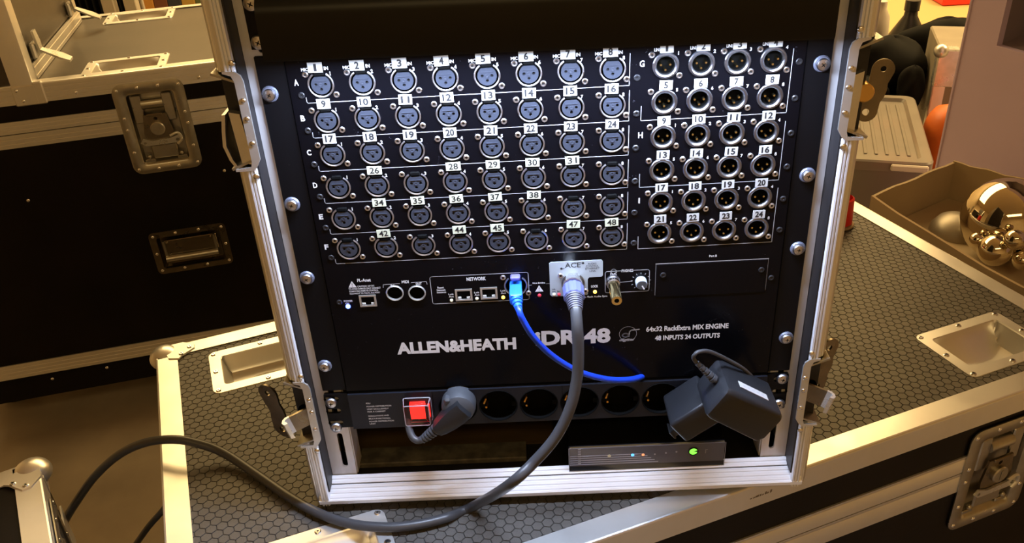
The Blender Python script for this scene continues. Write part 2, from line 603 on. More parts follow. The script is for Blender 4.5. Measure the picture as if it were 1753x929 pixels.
def butterfly_latch(parent, x, y, z, s=1.0):
    d = inst('butterfly_latch', LATCH[0], parent, (x, y, z))
    latch_bits(d)
    for rx, rz in LATCH_RIV:
        inst('rivet', ME_RIVET, d, (rx, -2.0, rz))
    return d


def wheel_dish_mesh(W=147.0, D=104.0):
    """flat flange with a castor well; local x along, y across, z up, origin at centre"""
    g = G()
    hw, hd = W / 2, D / 2
    iw, idp = hw - 16, hd - 16
    o0 = rrect(-hw, hw, -hd, hd, 11, 6)
    n = len(o0)
    inner = rrect(-iw, iw, -idp, idp, 6, 6)
    g.loft([[(x, y, 0) for x, y in o0], [(x, y, 1.4) for x, y in rrect(-hw + .6, hw - .6, -hd + .6, hd - .6, 10.5, 6)],
            [(x, y, 1.5) for x, y in inner], [(x, y, 0.2) for x, y in rrect(-iw + 1.2, iw - 1.2, -idp + 1.2, idp - 1.2, 5, 6)]])
    NX, NY = 36, 26
    def depth(u, v):
        du = min(u, 1 - u) * 2 * iw
        d_far = (1 - v) * 2 * idp
        d_near = v * 2 * idp
        arc = 12 + 30 * max(0, 1 - (2 * u - 1) ** 2)
        k = [min(1, du / 9), min(1, d_near / 9), min(1, (d_far / arc) ** 0.75)]
        return -26 * min(k)
    vs = []
    for j in range(NY + 1):
        for i in range(NX + 1):
            u, v = i / NX, j / NY
            vs.append((-iw + 1 + u * (2 * iw - 2), -idp + 1 + v * (2 * idp - 2), depth(u, v) + 0.2))
    fs = [(j * (NX + 1) + i, j * (NX + 1) + i + 1, (j + 1) * (NX + 1) + i + 1, (j + 1) * (NX + 1) + i) for j in range(NY) for i in range(NX)]
    g.add(vs, fs)
    return g.build('wheel_dish', 'alu', smooth=40, link=False)


ME_DISH = wheel_dish_mesh()
DISH_RIV = [(-66, 45), (0, 45), (66, 45), (-66, 0), (66, 0), (-66, -45), (0, -45), (66, -45)]


def wheel_dish(parent, a, b, z, flip=False, big=1.0):
    d = inst('wheel_dish', ME_DISH, parent, (a, b, z), (0, 0, PI if flip else 0))
    for rx, ry in DISH_RIV:
        inst('rivet', ME_POPRIVET, d, (rx, ry, 1.4), (-PI / 2, 0, 0))
    return d


def handle_meshes(W=73.0, H=46.0):
    g = G()
    lo = [rrect(-W, W, -H, H, 10), rrect(-W, W, -H, H, 10), rrect(-W + 13, W - 13, -H + 11, H - 12, 5), rrect(-W + 17, W - 17, -H + 13, H - 15, 5)]
    g.loft([[(x, y, z) for x, z in L] for L, y in zip(lo, [0, -1.6, -1.8, 14])], cap1=True)
    dish = g.build('handle_dish', 'steel_dark', link=False)
    g = G()
    g.box(-52, 52, -2.5, 1, -6, 26, 1)
    for s in (-1, 1):
        g.sphere((s * 42, -3, 22), 3, 8, 6)
    flap = g.build('handle_flap', 'steel_dark', link=False)
    g = G()
    g.tube([(-50, -6, -12), (50, -6, -12)], 6.5, 12)
    for s in (-1, 1):
        g.box(s * 48 - 2, s * 48 + 2, -6, 1, -14, 26)
    grip = g.build('handle_grip', 'steel_dull', link=False)
    return dish, flap, grip


HANDLE = handle_meshes()


def recessed_handle(parent, x, y, z):
    d = inst('recessed_handle', HANDLE[0], parent, (x, y, z))
    inst('handle_flap', HANDLE[1], d)
    inst('handle_grip', HANDLE[2], d)
    for rx, rz in [(-65, 38), (-22, 40), (22, 40), (65, 38), (-66, 0), (66, 0), (-65, -38), (-22, -39), (22, -39), (65, -38)]:
        inst('rivet', ME_RIVET, d, (rx, -1.7, rz))
    return d


def ball_corner_mesh():
    """ball corner: origin at the outer corner, arms run to +x and -y ... turned by the caller"""
    g = G()
    g.sphere((10, -10, -9), 22, 24, 14, sc3=(1, 1, 0.78))
    def tongue(T):
        g.loft([[(10, 0, 3.4), (38, 0, 3.4), (52, -12, 3.4), (52, -21, 3.4), (44, -27, 3.4), (34, -34, 3.4), (30, -40, 3.4), (16, -34, 3.4)],
                [(10, 0, 1.4), (39, 0, 1.4), (53, -12, 1.4), (53, -22, 1.4), (45, -28, 1.4), (34, -35, 1.4), (30, -41, 1.4), (16, -35, 1.4)]], T, True, True, True)
    tongue(None)
    g.box(-1.5, 36, -34, 1.5, -32, -2, 3)
    return g.build('ball_corner', 'alu', link=False)


ME_BALL = ball_corner_mesh()


def castor_mesh():
    g = G()
    g.box(-45, 45, -40, 40, -5, 0)
    for s in (-1, 1):
        g.box(-22, 22, s * 22 - 2, s * 22 + 2, -62, -5)
    m = g.build('castor_fork', 'steel', link=False)
    g = G()
    g.lathe([(8, -17), (44, -17), (47, -12), (47, 12), (44, 17), (8, 17)], 28, Matrix.Translation((0, 0, -52)))
    return m, g.build('castor_wheel', 'rubber', link=False)


ME_CASTOR = castor_mesh()


def castor(parent, a, b, ztop):
    c = inst('castor', ME_CASTOR[0], parent, (a, b, ztop))
    inst('castor_wheel', ME_CASTOR[1], c)


def edge_prof(wt, ws, ribs_t=0, ribs_s=4, th=1.6, d=0.6):
    """L-section: top leg along +p (inwards), side leg along -q; outer corner rounded; ribs cut on the side leg"""
    pts = [(wt, 0.0), (wt, th)]
    if ribs_t:
        for k in range(ribs_t):
            c = wt - (k + 0.8) * wt / (ribs_t + 0.6)
            pts += [(c + 1.0, th), (c + .6, th - d), (c - .6, th - d), (c - 1.0, th)]
    pts += [(1.2, th), (-0.6, th - 0.4), (-th + .3, th - 1.4), (-th, -1)]
    for k in range(ribs_s):
        c = -(k + 0.8) * ws / (ribs_s + 0.6)
        pts += [(-th, c + 1.3), (-th + d, c + .8), (-th + d, c - .8), (-th, c - 1.3)]
    pts += [(-th, -ws), (0, -ws), (0, 0)]
    return pts


# ================================================================== HEXAGON-TOPPED FLIGHT CASE (the rack stands on it)
HX = Frame(21.078)
A0, A1, B0, B1 = -418.0, 770.0, -85.0, 494.0
hexcase = thing('flight_case', 'long flight case with hexagon-embossed top, carrying the rack case', 'flight case', (0, 0, 0), HX.yaw)


def hollow(parent, a0, a1, b0, b1, z0, z1, tops, fronts, dy=26.0, dz=34.0):
    """case of boards: front board and top board have real openings for the recessed fittings"""
    G().box(a0, a1, b0 + dy, b1, z0, z1 - dz).build('body', 'laminate', parent)
    g = G()
    g.plate([(a0, z0), (a1, z0), (a1, z1 - 1.5), (a0, z1 - 1.5)], [[(x0, q0), (x1, q0), (x1, q1), (x0, q1)] for x0, x1, q0, q1 in fronts], b0, b0 + 12)
    g.build('front_board', 'laminate', parent)
    g = G()
    g.box(a0, a0 + 9, b0 + 12, b1, z1 - dz, z1 - 1.5)
    g.box(a1 - 9, a1, b0 + 12, b1, z1 - dz, z1 - 1.5)
    g.box(a0 + 9, a1 - 9, b1 - 9, b1, z1 - dz, z1 - 1.5)
    g.build('lid_walls', 'laminate', parent)
    g = G()
    T = Matrix.Rotation(-PI / 2, 4, 'X')
    g.plate([(a0 + 2, b0 + 2), (a1 - 2, b0 + 2), (a1 - 2, b1 - 2), (a0 + 2, b1 - 2)], [[(x0, q0), (x1, q0), (x1, q1), (x0, q1)] for x0, x1, q0, q1 in tops], -z1 + 1.0, -z1 + 6.0, T)
    return g


dishes = [(-275.5, 400.0, True), (632.0, 11.0, False), (-262.5, 3.0, False), (600.0, 400.0, False)]
LX = [584.0, -250.0]
hollow(hexcase, A0, A1, B0, B1, -390, 0, [(a - 59, a + 59, b - 37.5, b + 37.5) for a, b, _ in dishes],
       [(x - 43, x + 43, -127 - 70, -127 + 68) for x in LX]).build('groove_film', 'hexbase', hexcase)
G().box(A0 + 5, A1 - 5, B0 + 5, B1 - 5, -403, -390).build('base_board', 'laminate', hexcase)
for a in (A0 + 110, A1 - 110):
    for b in (B0 + 90, B1 - 90):
        castor(hexcase, a, b, -403)
# raised hexagons of the anti-slip film
pitch, rowd = 11.72, 11.72 * 0.8660254
vs, fs = [], []
Rt, Rb = pitch / 1.7320508 - 0.75, pitch / 1.7320508 - 0.35
b = B0 + 24
r = 0
while b < B1 - 22:
    a = A0 + 24 + (pitch / 2 if r % 2 else 0)
    while a < A1 - 22:
        if not any(abs(a - da) < 66 and abs(b - db) < 45 for da, db, _ in dishes):
            k = len(vs)
            for R_, z_ in ((Rb, -1.2), (Rt, -0.15)):
                for j in range(6):
                    t = PI / 6 + j * PI / 3
                    vs.append((a + R_ * math.cos(t), b + R_ * math.sin(t), z_))
            fs.append([k + 6 + j for j in range(6)])
            for j in range(6):
                fs.append((k + j, k + (j + 1) % 6, k + 6 + (j + 1) % 6, k + 6 + j))
        a += pitch
    b += rowd
    r += 1
g = G().add(vs, fs)
hexo = g.build('hexagon_relief', 'hextop', hexcase, smooth=0)
hexo['kind'] = 'stuff'
hexo['label'] = 'brown anti-slip film embossed with small hexagons'
# edge extrusions (top edges), mitred ends hidden under the ball corners
P30 = edge_prof(28, 32, 0, 0)
Tf = Matrix.Identity(4)
G().prism([(B0 + p, q) for p, q in P30], 'x', A0, A1).build('edge_extrusion', 'alu', hexcase, 9)
G().prism([(B1 - p, q) for p, q in P30], 'x', A0, A1).build('edge_extrusion', 'alu', hexcase, 9)
g = G(); g.loft([[(A0 + p, l, q) for p, q in P30] for l in (B0 + 2, B1 - 2)], None, True, True, True); g.build('edge_extrusion', 'alu', hexcase, 9)
g = G(); g.loft([[(A1 - p, l, q) for p, q in P30] for l in (B0 + 2, B1 - 2)], None, True, True, True); g.build('edge_extrusion', 'alu', hexcase, 9)
# lid / body seam extrusions all round


def seam_prof(h0, h1, out=2.2):
    return [(0, h0), (-out, h0), (-out, h0 - (h0 - h1) * .12), (-out + .5, h0 - (h0 - h1) * .16), (-out, h0 - (h0 - h1) * .2), (-out, h1), (0, h1)]


for h0, h1 in ((-79, -106), (-107.5, -140)):
    pr_ = seam_prof(h0, h1)
    for xa, xb in ((A0 - 2, LX[1] - 58), (LX[1] + 58, LX[0] - 58), (LX[0] + 58, A1 + 2)):
        G().prism([(B0 + p, q) for p, q in pr_], 'x', xa, xb).build('seam_extrusion', 'alu', hexcase)
    G().prism([(B1 - p, q) for p, q in pr_], 'x', A0 - 2, A1 + 2).build('seam_extrusion', 'alu', hexcase)
    for aa, sg in ((A0, 1), (A1, -1)):
        g = G(); g.loft([[(aa + sg * p, l, q) for p, q in pr_] for l in (B0, B1)], None, True, True, True); g.build('seam_extrusion', 'alu', hexcase)
for da, db, fl in dishes:
    wheel_dish(hexcase, da, db, -0.6, fl)
butterfly_latch(hexcase, 584, B0 - 2.2, -127)
butterfly_latch(hexcase, -250, B0 - 2.2, -127)
for (a, b, rz) in ((A0, B1, 0), (A1, B1, -PI / 2), (A1, B0, PI), (A0, B0, PI / 2)):
    c = inst('ball_corner', ME_BALL, hexcase, (a, b, 0), (0, 0, rz))
    for rx, ry in ((46, -17), (34, -30)):
        inst('rivet', ME_POPRIVET, c, (rx, ry, 3.4), (-PI / 2, 0, 0))
# dark scuffs on the front edge
g = G()
p0, p1 = HX.onface(1283, 858, B0 - 2), HX.onface(1320, 847, B0 - 2)
for k in range(9):
    x = p0[0] + (p1[0] - p0[0]) * (k + random.random() * .6) / 9
    hh = random.uniform(1.5, 4.5)
    g.add([(x, B0 - 1.75, -18), (x + 2.4, B0 - 1.75, -17.5), (x + 2.8, B0 - 1.75, -17.5 + hh), (x + .6, B0 - 1.75, -18 + hh)], [(0, 1, 2, 3)])
g.build('scuff', 'steel_dark', hexcase, smooth=0)

# ================================================================== LOW CASE AT THE BOTTOM LEFT
lc_o = PZ(66, 786, 0)
LC = Frame(30.8, (lc_o[0], lc_o[1], 0))
lowcase = thing('flight_case', 'case at the lower left corner showing a ball corner and one edge strip', 'flight case', (lc_o[0], lc_o[1], 0), LC.yaw)
W_, D_ = 520.0, 420.0
G().box(-W_, -2, -D_, -2, -78, -1.5).build('lid_body', 'laminate', lowcase)
G().box(-W_, -2, -D_, -2, -390, -82).build('body', 'laminate', lowcase)
for a in (-W_ + 90, -95):
    for b in (-D_ + 90, -95):
        castor(lowcase, a, b, -390 + -13)
G().box(-W_ + 5, -7, -D_ + 5, -7, -403, -390).build('base_board', 'laminate', lowcase)
g = G(); g.loft([[(-p - 1, l, q) for p, q in P30] for l in (-D_, -4)], None, True, True, True); g.build('edge_extrusion', 'alu', lowcase, 9)
G().prism([(-p - 1, q) for p, q in P30], 'x', -W_, -4).build('edge_extrusion', 'alu', lowcase, 9)
G().prism([(-D_ + p - 1, q) for p, q in P30], 'x', -W_, -4).build('edge_extrusion', 'alu', lowcase, 9)
for h0, h1 in ((-79, -106), (-107.5, -140)):
    g = G(); g.loft([[(-p, l, q) for p, q in seam_prof(h0, h1)] for l in (-D_, 0)], None, True, True, True); g.build('seam_extrusion', 'alu', lowcase)
c = inst('ball_corner', ME_BALL, lowcase, (0, 0, 0), (0, 0, -PI / 2))
for rx, ry in ((46, -17), (34, -30)):
    inst('rivet', ME_POPRIVET, c, (rx, ry, 3.4), (-PI / 2, 0, 0))
# latch on its right side, seen edge-on
lt = inst('butterfly_latch', LATCH[0], lowcase, (2.2, -120, -95), (0, 0, PI / 2))
latch_bits(lt)
for rx, rz in LATCH_RIV:
    inst('rivet', ME_RIVET, lt, (rx, -2.0, rz))

# ================================================================== BIG TRUNK BEHIND, LEFT
anch = HX.wor(*HX.onface(285, 220, 994))
TK = Frame(14.0, (anch[0], anch[1], 0))
trunk = thing('trunk_case', 'large black flight trunk with latch and recessed handle behind the rack', 'flight case', (anch[0], anch[1], 0), TK.yaw)
TA0, TA1, TD, TT, TB = -560.0, 420.0, 520.0, 270.0, -318.0
tl, th_ = TK.onface(271, 217), TK.onface(328, 425)
tds = [TK.ontop(216, 111, TT), TK.ontop(240, 27, TT)]
hollow(trunk, TA0, TA1, 0, TD, TB, TT, [(p[0] - 59, p[0] + 59, p[1] - 37.5, p[1] + 37.5) for p in tds],
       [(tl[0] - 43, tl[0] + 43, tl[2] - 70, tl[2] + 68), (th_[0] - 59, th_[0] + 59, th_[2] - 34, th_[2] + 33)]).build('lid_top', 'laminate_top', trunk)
PT = edge_prof(22, 33, 0, 3)
G().prism([(p, TT + q) for p, q in PT], 'x', TA0, TA1).build('edge_extrusion', 'alu', trunk, 9)
G().prism([(TD - p, TT + q) for p, q in PT], 'x', TA0, TA1).build('edge_extrusion', 'alu', trunk, 9)
for aa, sg in ((TA0, 1), (TA1, -1)):
    g = G(); g.loft([[(aa + sg * p, l, TT + q) for p, q in PT] for l in (2, TD - 2)], None, True, True, True); g.build('edge_extrusion', 'alu', trunk, 9)


def ribbed(h0, h1, n=4, out=2.4):
    pts = [(0, h0), (-out, h0)]
    for k in range(n):
        c = h0 + (h1 - h0) * (k + 1) / (n + 1)
        pts += [(-out, c + 1.3), (-out + .8, c + .6), (-out + .8, c - .6), (-out, c - 1.3)]
    return pts + [(-out, h1), (0, h1)]


for xa, xb in ((TA0 - 2, tl[0] - 58), (tl[0] + 58, TA1 + 2)):
    G().prism(ribbed(208, 186, 2), 'x', xa, xb).build('seam_extrusion', 'alu', trunk)
    G().prism(ribbed(184.5, 160, 2), 'x', xa, xb).build('seam_extrusion', 'alu', trunk)
G().prism(ribbed(TB + 30, TB - 3, 3), 'x', TA0 - 2, TA1 + 2).build('base_extrusion', 'alu', trunk)
for a in (TA0 + 48, TA1 - 120):
    for b in (200, TD - 90):
        castor(trunk, a, b, -403)
G().box(TA0 + 60, TA1 - 60, 40, TD - 40, -403, TB).build('castor_board', 'laminate', trunk)
p = TK.onface(271, 217)
butterfly_latch(trunk, p[0], -2.4, p[2])
p = TK.onface(328, 425)
recessed_handle(trunk, p[0], 0, p[2])
for u, v in ((48, 343), (384, 292), (148, 617)):
    p = TK.onface(u, v)
    inst('rivet', ME_RIVET, trunk, (p[0], 0, p[2]))
for u, v in ((130, 158), (340, 132), (90, 647), (183, 628)):
    p = TK.onface(u, v)
    inst('rivet', ME_RIVET, trunk, (p[0], -1.6 if v < 400 else -2.4, p[2]))
for u, v, fl in ((216, 111, False), (240, 27, False)):
    p = TK.ontop(u, v, TT)
    wheel_dish(trunk, p[0], p[1], TT - 0.6, fl)

# ------------------------------------------------------------------ smaller case standing on the trunk
p = TK.ontop(60, 140, TT)
sx = p[0]
sw = TK.wor(sx, 0, TT)
upcase = thing('flight_case', 'case standing on the trunk, only its right side with open latches in view', 'flight case', tuple(sw), TK.yaw)
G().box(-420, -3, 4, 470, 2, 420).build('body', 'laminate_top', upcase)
g = G()      # front upright corner extrusion
g.prism([(-36, 2), (-36, -2.5), (-4, -2.5), (-1, -1.6), (0, 1), (0, 30), (-2, 30), (-3, 4)], 'z', 0, 430)
g.build('corner_extrusion', 'alu', upcase)
g = G()
g.box(-38, 1.5, -4.6, 1, -36, 0, 2)
g.box(-2, 14, -4.6, 6, -36, 4, 2)
br = g.build('corner_bracket', 'alu', upcase)
for x, z in ((-30, -8), (-24, -27)):
    inst('rivet', ME_RIVET, br, (x, -4.6, z))
g = G()
g.loft([[(q - 1, l, h) for q, h in [(0, 0), (3, 0), (3, 6), (2.2, 7), (3, 8), (3, 20), (2.2, 21), (3, 22), (3, 28), (0, 28)]] for l in (30, 470)], None, True, True, True)
g.build('base_extrusion', 'alu', upcase)


def open_latch(parent, a, b, z, s=1.0):
    """a swung-open butterfly latch: bone-shaped wing, hooked claw and hinge block"""
    T = Matrix.Translation((a, b, z)) @ Matrix.Rotation(PI / 2, 4, 'Z') @ Matrix.Scale(s, 4)
    h = G().box(-16, 16, -6, 4, -14, 14, 3, T).build('side_latch', 'steel', parent)
    g = G()
    g.loft([[tuple(q) for q in L] for L in (
        [(-9, -6, 34), (9, -6, 34), (12, -8, 14), (8, -9, -6), (-8, -9, -6), (-12, -8, 14)],
        [(-9, -10, 34), (9, -10, 34), (12, -12, 14), (8, -13, -6), (-8, -13, -6), (-12, -12, 14)])], T, True, True, True)
    g.build('latch_claw', 'steel', h)
    g = G()
    g.loft([[(-8, -8, 4), (8, -8, 4), (16, -42, -14), (12, -56, -22), (-12, -56, -22), (-16, -42, -14)],
            [(-8, -8, 0), (8, -8, 0), (16, -42, -18), (12, -56, -26), (-12, -56, -26), (-16, -42, -18)]], T, True, True, True)
    g.build('latch_wing', 'steel', h)
    return h


open_latch(upcase, 2, 60, 44)
open_latch(upcase, 2, 390, 44)

# ================================================================== RACK CASE
rack = thing('rack_case', 'upright open rack flight case of black boards and aluminium edging', 'rack case', (0, 0, 0))
RZ0, RZ1, RYB = 9.0, 640.0, 400.0
G().box(-270, -252, -6, RYB, RZ0 + 4, RZ1).build('side_board', 'wall_in', rack)
G().box(252, 270, -6, RYB, RZ0 + 4, RZ1).build('side_board', 'wall_in', rack)
for s_ in (-1, 1):
    xa, xb = sorted((s_ * 250.6, s_ * 252))
    G().box(xa, xb, -18, RYB - 12, 27.5, RZ1 - 18).build('side_lining', 'wall_in', rack)
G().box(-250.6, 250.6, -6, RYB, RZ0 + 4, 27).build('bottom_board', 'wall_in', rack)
G().box(-252, 252, -6, RYB, RZ1 - 18, RZ1).build('top_board', 'wall_in', rack)
G().box(-252, 252, RYB - 12, RYB, 27, RZ1 - 18).build('back_board', 'wood_in', rack)
for x in (-230, 230):
    for y in (20, 370):
        g = G(); g.lathe([(0.01, -4), (16, -4), (16, 4), (0.01, 4)], 16, Matrix.Translation((x, y, 4.5)) @ Matrix.Rotation(PI / 2, 4, 'X')); g.build('rubber_foot', 'rubber', rack)


def front_ext(sgn, z0, z1):
    """upright front extrusion: ribbed lip next to the opening, plain shoulder outside it"""
    lip = [(252, -14), (252, -17.5), (253.2, -20)]
    for c in (255.3, 258.2):
        lip += [(c - .7, -20.4), (c - .35, -18.8), (c + .35, -18.8), (c + .7, -20.4)]
    lip += [(260.6, -20.4), (261.5, -19), (261.6, -14)]
    sh = [(261.6, -14), (261.6, -15.6), (265.0, -15.2), (266, -14.2), (267.2, -14.2), (268.4, -13), (272.4, -6), (273, -3), (273, 16), (271, 16), (271, -2)]
    g = G()
    g.prism([(sgn * a, b) for a, b in lip], 'z', z0, z1)
    g.m = 1
    g.prism([(sgn * a, b) for a, b in sh], 'z', z0, z1)
    return g.build('front_extrusion', ['alu_rack', 'alu'], rack, 12)


cut = [(412, 497), (96, 179)]       # latch notches on each side
for s in (-1, 1):
    for z0, z1 in ((RZ0, cut[1][0]), (cut[1][1], cut[0][0]), (cut[0][1], RZ1)):
        front_ext(s, z0, z1)
# bottom and top members
def bottom_prof():
    """(y, z): ribbed slope facing up and forward, then a plain lip"""
    pts = [(2, 27.5), (2, 33)]
    y0, z0, y1, z1 = 1.0, 33.2, -19.0, 16.8
    ny, nz = (z1 - z0), (y0 - y1)
    L = math.hypot(ny, nz)
    ny, nz = ny / L * 1.5, -abs(nz) / L * 1.5
    n = 5
    for k in range(n):
        for t, d in ((k / n + .02, 0), (k / n + .125, 0), (k / n + .15, 1), (k / n + .185, 1)):
            pts.append((y0 + (y1 - y0) * t + (-ny) * d * .5, z0 + (z1 - z0) * t + nz * d * .6))
    pts += [(y1, z1), (-20.4, 15.6), (-20.6, 12), (-19.5, 10.2), (-17, 9), (16, 9), (16, 11), (2, 13)]
    return pts


BP = bottom_prof()
g = G(); g.loft([[(x, y, z) for y, z in BP] for x in (-264, 264)], None, True, True, True)
g.build('front_extrusion', 'alu_rack', rack, 12)
g = G(); g.loft([[(x, y, RZ1 + 9 - z) for y, z in BP] for x in (-264, 264)], None, True, True, True)
g.build('front_extrusion', 'alu_rack', rack, 12)
# rack rails: slotted flange facing the front
for s in (-1, 1):
    holes = []
    for z in range(40, 600, 66):
        holes.append(rrect(min(s * 231, s * 237), max(s * 231, s * 237), z + 4, z + 52, 2.8, 3))
        holes.append(circ(3.6, 12, s * 234, z + 59))
    x0, x1 = sorted((s * 250.3, s * 223))
    g = G()
    g.plate([(x0, 32), (x1, 32), (x1, 610), (x0, 610)], holes, 3.2, 5.4)
    xa, xb = sorted((s * 250.3, s * 248))
    g.box(xa, xb, 5.4, 45, 32, 610)
    g.build('rack_rail', 'alu_rail', rack)
    # square back lining seen through the slots
    g = G().box(min(s * 222, s * 224), max(s * 222, s * 224), 6, 30, 32, 610)
    g.build('rail_lip', 'alu_rail', rack)
# latch notches: steel dish seen edge-on from the front
for s in (-1, 1):
    for z0, z1 in cut:
        L = [(247, z1 - 7), (248.5, z1 - 2), (253, z1 + 1.5), (263, z1 + 2.0), (263, z1 + .2), (256.5, z1 - 2), (254.6, z1 - 7),
             (254.6, z0 + 7), (256, z0 + 2.4), (270, z0 + .6), (270, z0 - 1.2), (255, z0 - 1.2), (251, z0 + 2), (247, z0 + 9)]
        g = G()
        g.plate([(s * a, z) for a, z in L][::s], [], -21.5, -19.5)
        d = g.build('latch_dish', 'steel', rack)
        g = G()
        xa, xb = sorted((s * 252, s * 253.5))
        g.box(xa, xb, -19.5, 60, z0 + 6, z1 - 6)                     # floor of the dish
        g.loft([[(s * 253.5, -19.5, z0 + 7), (s * 273, -19.5, z0 - 1), (s * 273, 40, z0 - 1), (s * 253.5, 62, z0 + 7)],
                [(s * 253.5, -19.5, z0 + 9), (s * 274, -19.5, z0 + 1), (s * 274, 40, z0 + 1), (s * 253.5, 62, z0 + 9)]], None, True, True, True)
        g.loft([[(s * 253.5, -19.5, z1 - 7), (s * 273, -19.5, z1 + 1), (s * 273, 40, z1 + 1), (s * 253.5, 62, z1 - 7)],
                [(s * 253.5, -19.5, z1 - 9), (s * 274, -19.5, z1 - 1), (s * 274, 40, z1 - 1), (s * 253.5, 62, z1 - 9)]], None, True, True, True)
        g.build('dish_wall', 'steel_dull', d)
        for z in (z0 + 24, z0 + 46, z0 + 62):
            inst('rivet', ME_RIVET, d, (s * 250.6, -21.5, z)).scale = (.8, .8, .8)
        for z in (z0 - 7, z1 + 8):
            inst('rivet', ME_RIVET, d, (s * 254, -20.2, z))


def wing_outline(n=10):
    """bone-shaped thumb plate, long axis along z, 76 tall"""
    pts = []
    for k in range(n + 1):
        t = PI * k / n
        pts.append((13 * math.cos(t), 26 + 13 * math.sin(t)))
    pts += [(-11, 12), (-8.5, 3), (-8.5, -3), (-11, -12)]
    for k in range(n + 1):
        t = PI + PI * k / n
        pts.append((13 * math.cos(t), -26 + 13 * math.sin(t)))
    pts += [(11, -12), (13, -4), (13, 4), (11, 12)]
    return pts


def wing_part(parent, T, m='steel_dark', name='latch_wing'):
    g = G()
    g.plate(wing_outline(), [circ(3.6, 12, 0, 27), circ(4.2, 12, 0, -27)], -1.2, 1.2, T)
    return g.build(name, m, parent)


def claw_part(parent, T, m='bright'):
    """flat hook bent into a J, seen from the front as a bright bar; local x = outward reach"""
    g = G()
    g.m = 1
    g.loft([[(x, -y, z) for x, y in ((0, 0), (29, 0), (29, 3.2), (0, 3.2))] for z in (-13, 13)], T, True, True, True)
    g.m = 0
    prof = [(29, 0), (34, 0), (38, 3), (40, 8), (38, 13), (33, 14), (34, 10), (36, 8), (34.5, 4.5), (31, 3.2), (29, 3.2)]
    g.loft([[(x, -y, z) for x, y in prof] for z in (-13, 13)], T, True, True, True)
    return g.build('latch_claw', [m, 'steel_dark'], parent)


def hub_part(parent, T):
    g = G()
    g.lathe([(0.01, -8), (7, -8), (8, -7), (8, 4), (0.01, 4)], 16, T)
    return g.build('latch_hub', 'brass', parent)


RX = lambda s: Matrix.Scale(s, 4, (1, 0, 0))
# upper right: plate facing the camera, bright bar beside it
c0 = PY(1497, 155, 6)
L1 = inst('swing_latch', G().box(-4, 4, -8, 20, -12, 12, 2).build('swing_latch', 'steel_dull', link=False), rack, (258, 8, 455))
T0 = Matrix.Translation((c0[0] - 258, c0[1] - 8, c0[2] - 455)) @ Matrix.Rotation(rad(14), 4, 'Y') @ Matrix.Rotation(rad(-12), 4, 'Z') @ Matrix.Scale(0.72, 4)
wing_part(L1, T0)
pb = PY(1462, 172, -14)
g = G()
g.loft([[(x - 5, y, z) for x, y, z in ((0, -2, 22), (9, -3, 26), (9, 3, 26), (0, 3, 22))], [(x - 5, y, z) for x, y, z in ((0, -2, -24), (8, -3, -26), (8, 3, -26), (0, 3, -24))]],
       Matrix.Translation((pb[0] - 258, -14 - 8, pb[2] - 455)), True, True, True)
g.build('latch_bar', 'bright', L1)
pp = PY(1476, 155, -6)
hub_part(L1, Matrix.Translation((pp[0] - 258, -14, pp[2] - 455)))
# upper left: plate edge-on, bar beside it
L2 = inst('swing_latch', G().box(-4, 4, -8, 20, -12, 12, 2).build('swing_latch', 'steel_dull', link=False), rack, (-258, 8, 452))
pw = PY(393, 232, -10)
g = G()
ws = [(0, 26), (-3, 8), (-5, -8), (-2, -24), (3, -36)]
g.loft([[(x + pw[0] + 258, -18 + k, z * .82 + pw[2] - 452) for x, z in ws] + [(x + 3 + pw[0] + 258, -18 + k, z * .82 + pw[2] - 452) for x, z in ws[::-1]] for k in (-8, 20)], None, True, True, True)
g.build('latch_wing', 'bright', L2)
pb = PY(412, 232, -16)
g = G()
g.loft([[(x + pb[0] + 258, y, z + pb[2] - 452) for x, y, z in ((-5, -27, 22), (4, -27, 20), (4, -20, 20), (-5, -20, 22))],
        [(x + pb[0] + 258, y, z + pb[2] - 452) for x, y, z in ((-3, -27, -24), (7, -27, -26), (7, -20, -26), (-3, -20, -24))]], None, True, True, True)
g.build('latch_bar', 'bright', L2)
# lower pair: hooked claw reaching outwards, plate hanging behind it
for s, (cu, cv), (wu, wv) in ((1, (1408, 668), (1408, 628)), (-1, (498, 712), (472, 703))):
    zc = PY(cu, cv, -16)[2]
    L3 = inst('swing_latch', G().box(-4, 4, -8, 20, -12, 12, 2).build('swing_latch', 'steel_dull', link=False), rack, (s * 258, 8, 138))
    Tc = RX(s) @ Matrix.Translation((-6, -20, zc - 138)) @ Matrix.Rotation(rad(-24), 4, 'Z') @ Matrix.Rotation(rad(12), 4, 'Y') @ Matrix.Scale(0.8, 4)
    claw_part(L3, Tc, 'steel')
    pw = PY(wu, wv, 30)
    Tw = Matrix.Translation((pw[0] - s * 258, 22, pw[2] - 138)) @ Matrix.Rotation(rad(8 * s), 4, 'Y') @ Matrix.Rotation(rad(25 * s), 4, 'Z') @ Matrix.Scale(0.95, 4)
    wing_part(L3, Tw, 'steel_dark')
    hub_part(L3, Matrix.Translation((s * 4, -6, zc - 138)))
# floor lining and dusty batten lying across the case floor on the left
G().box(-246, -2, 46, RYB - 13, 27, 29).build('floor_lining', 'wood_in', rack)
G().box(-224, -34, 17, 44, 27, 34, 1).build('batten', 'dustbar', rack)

# ------------------------------------------------------------------ screws shared by everything in the rack


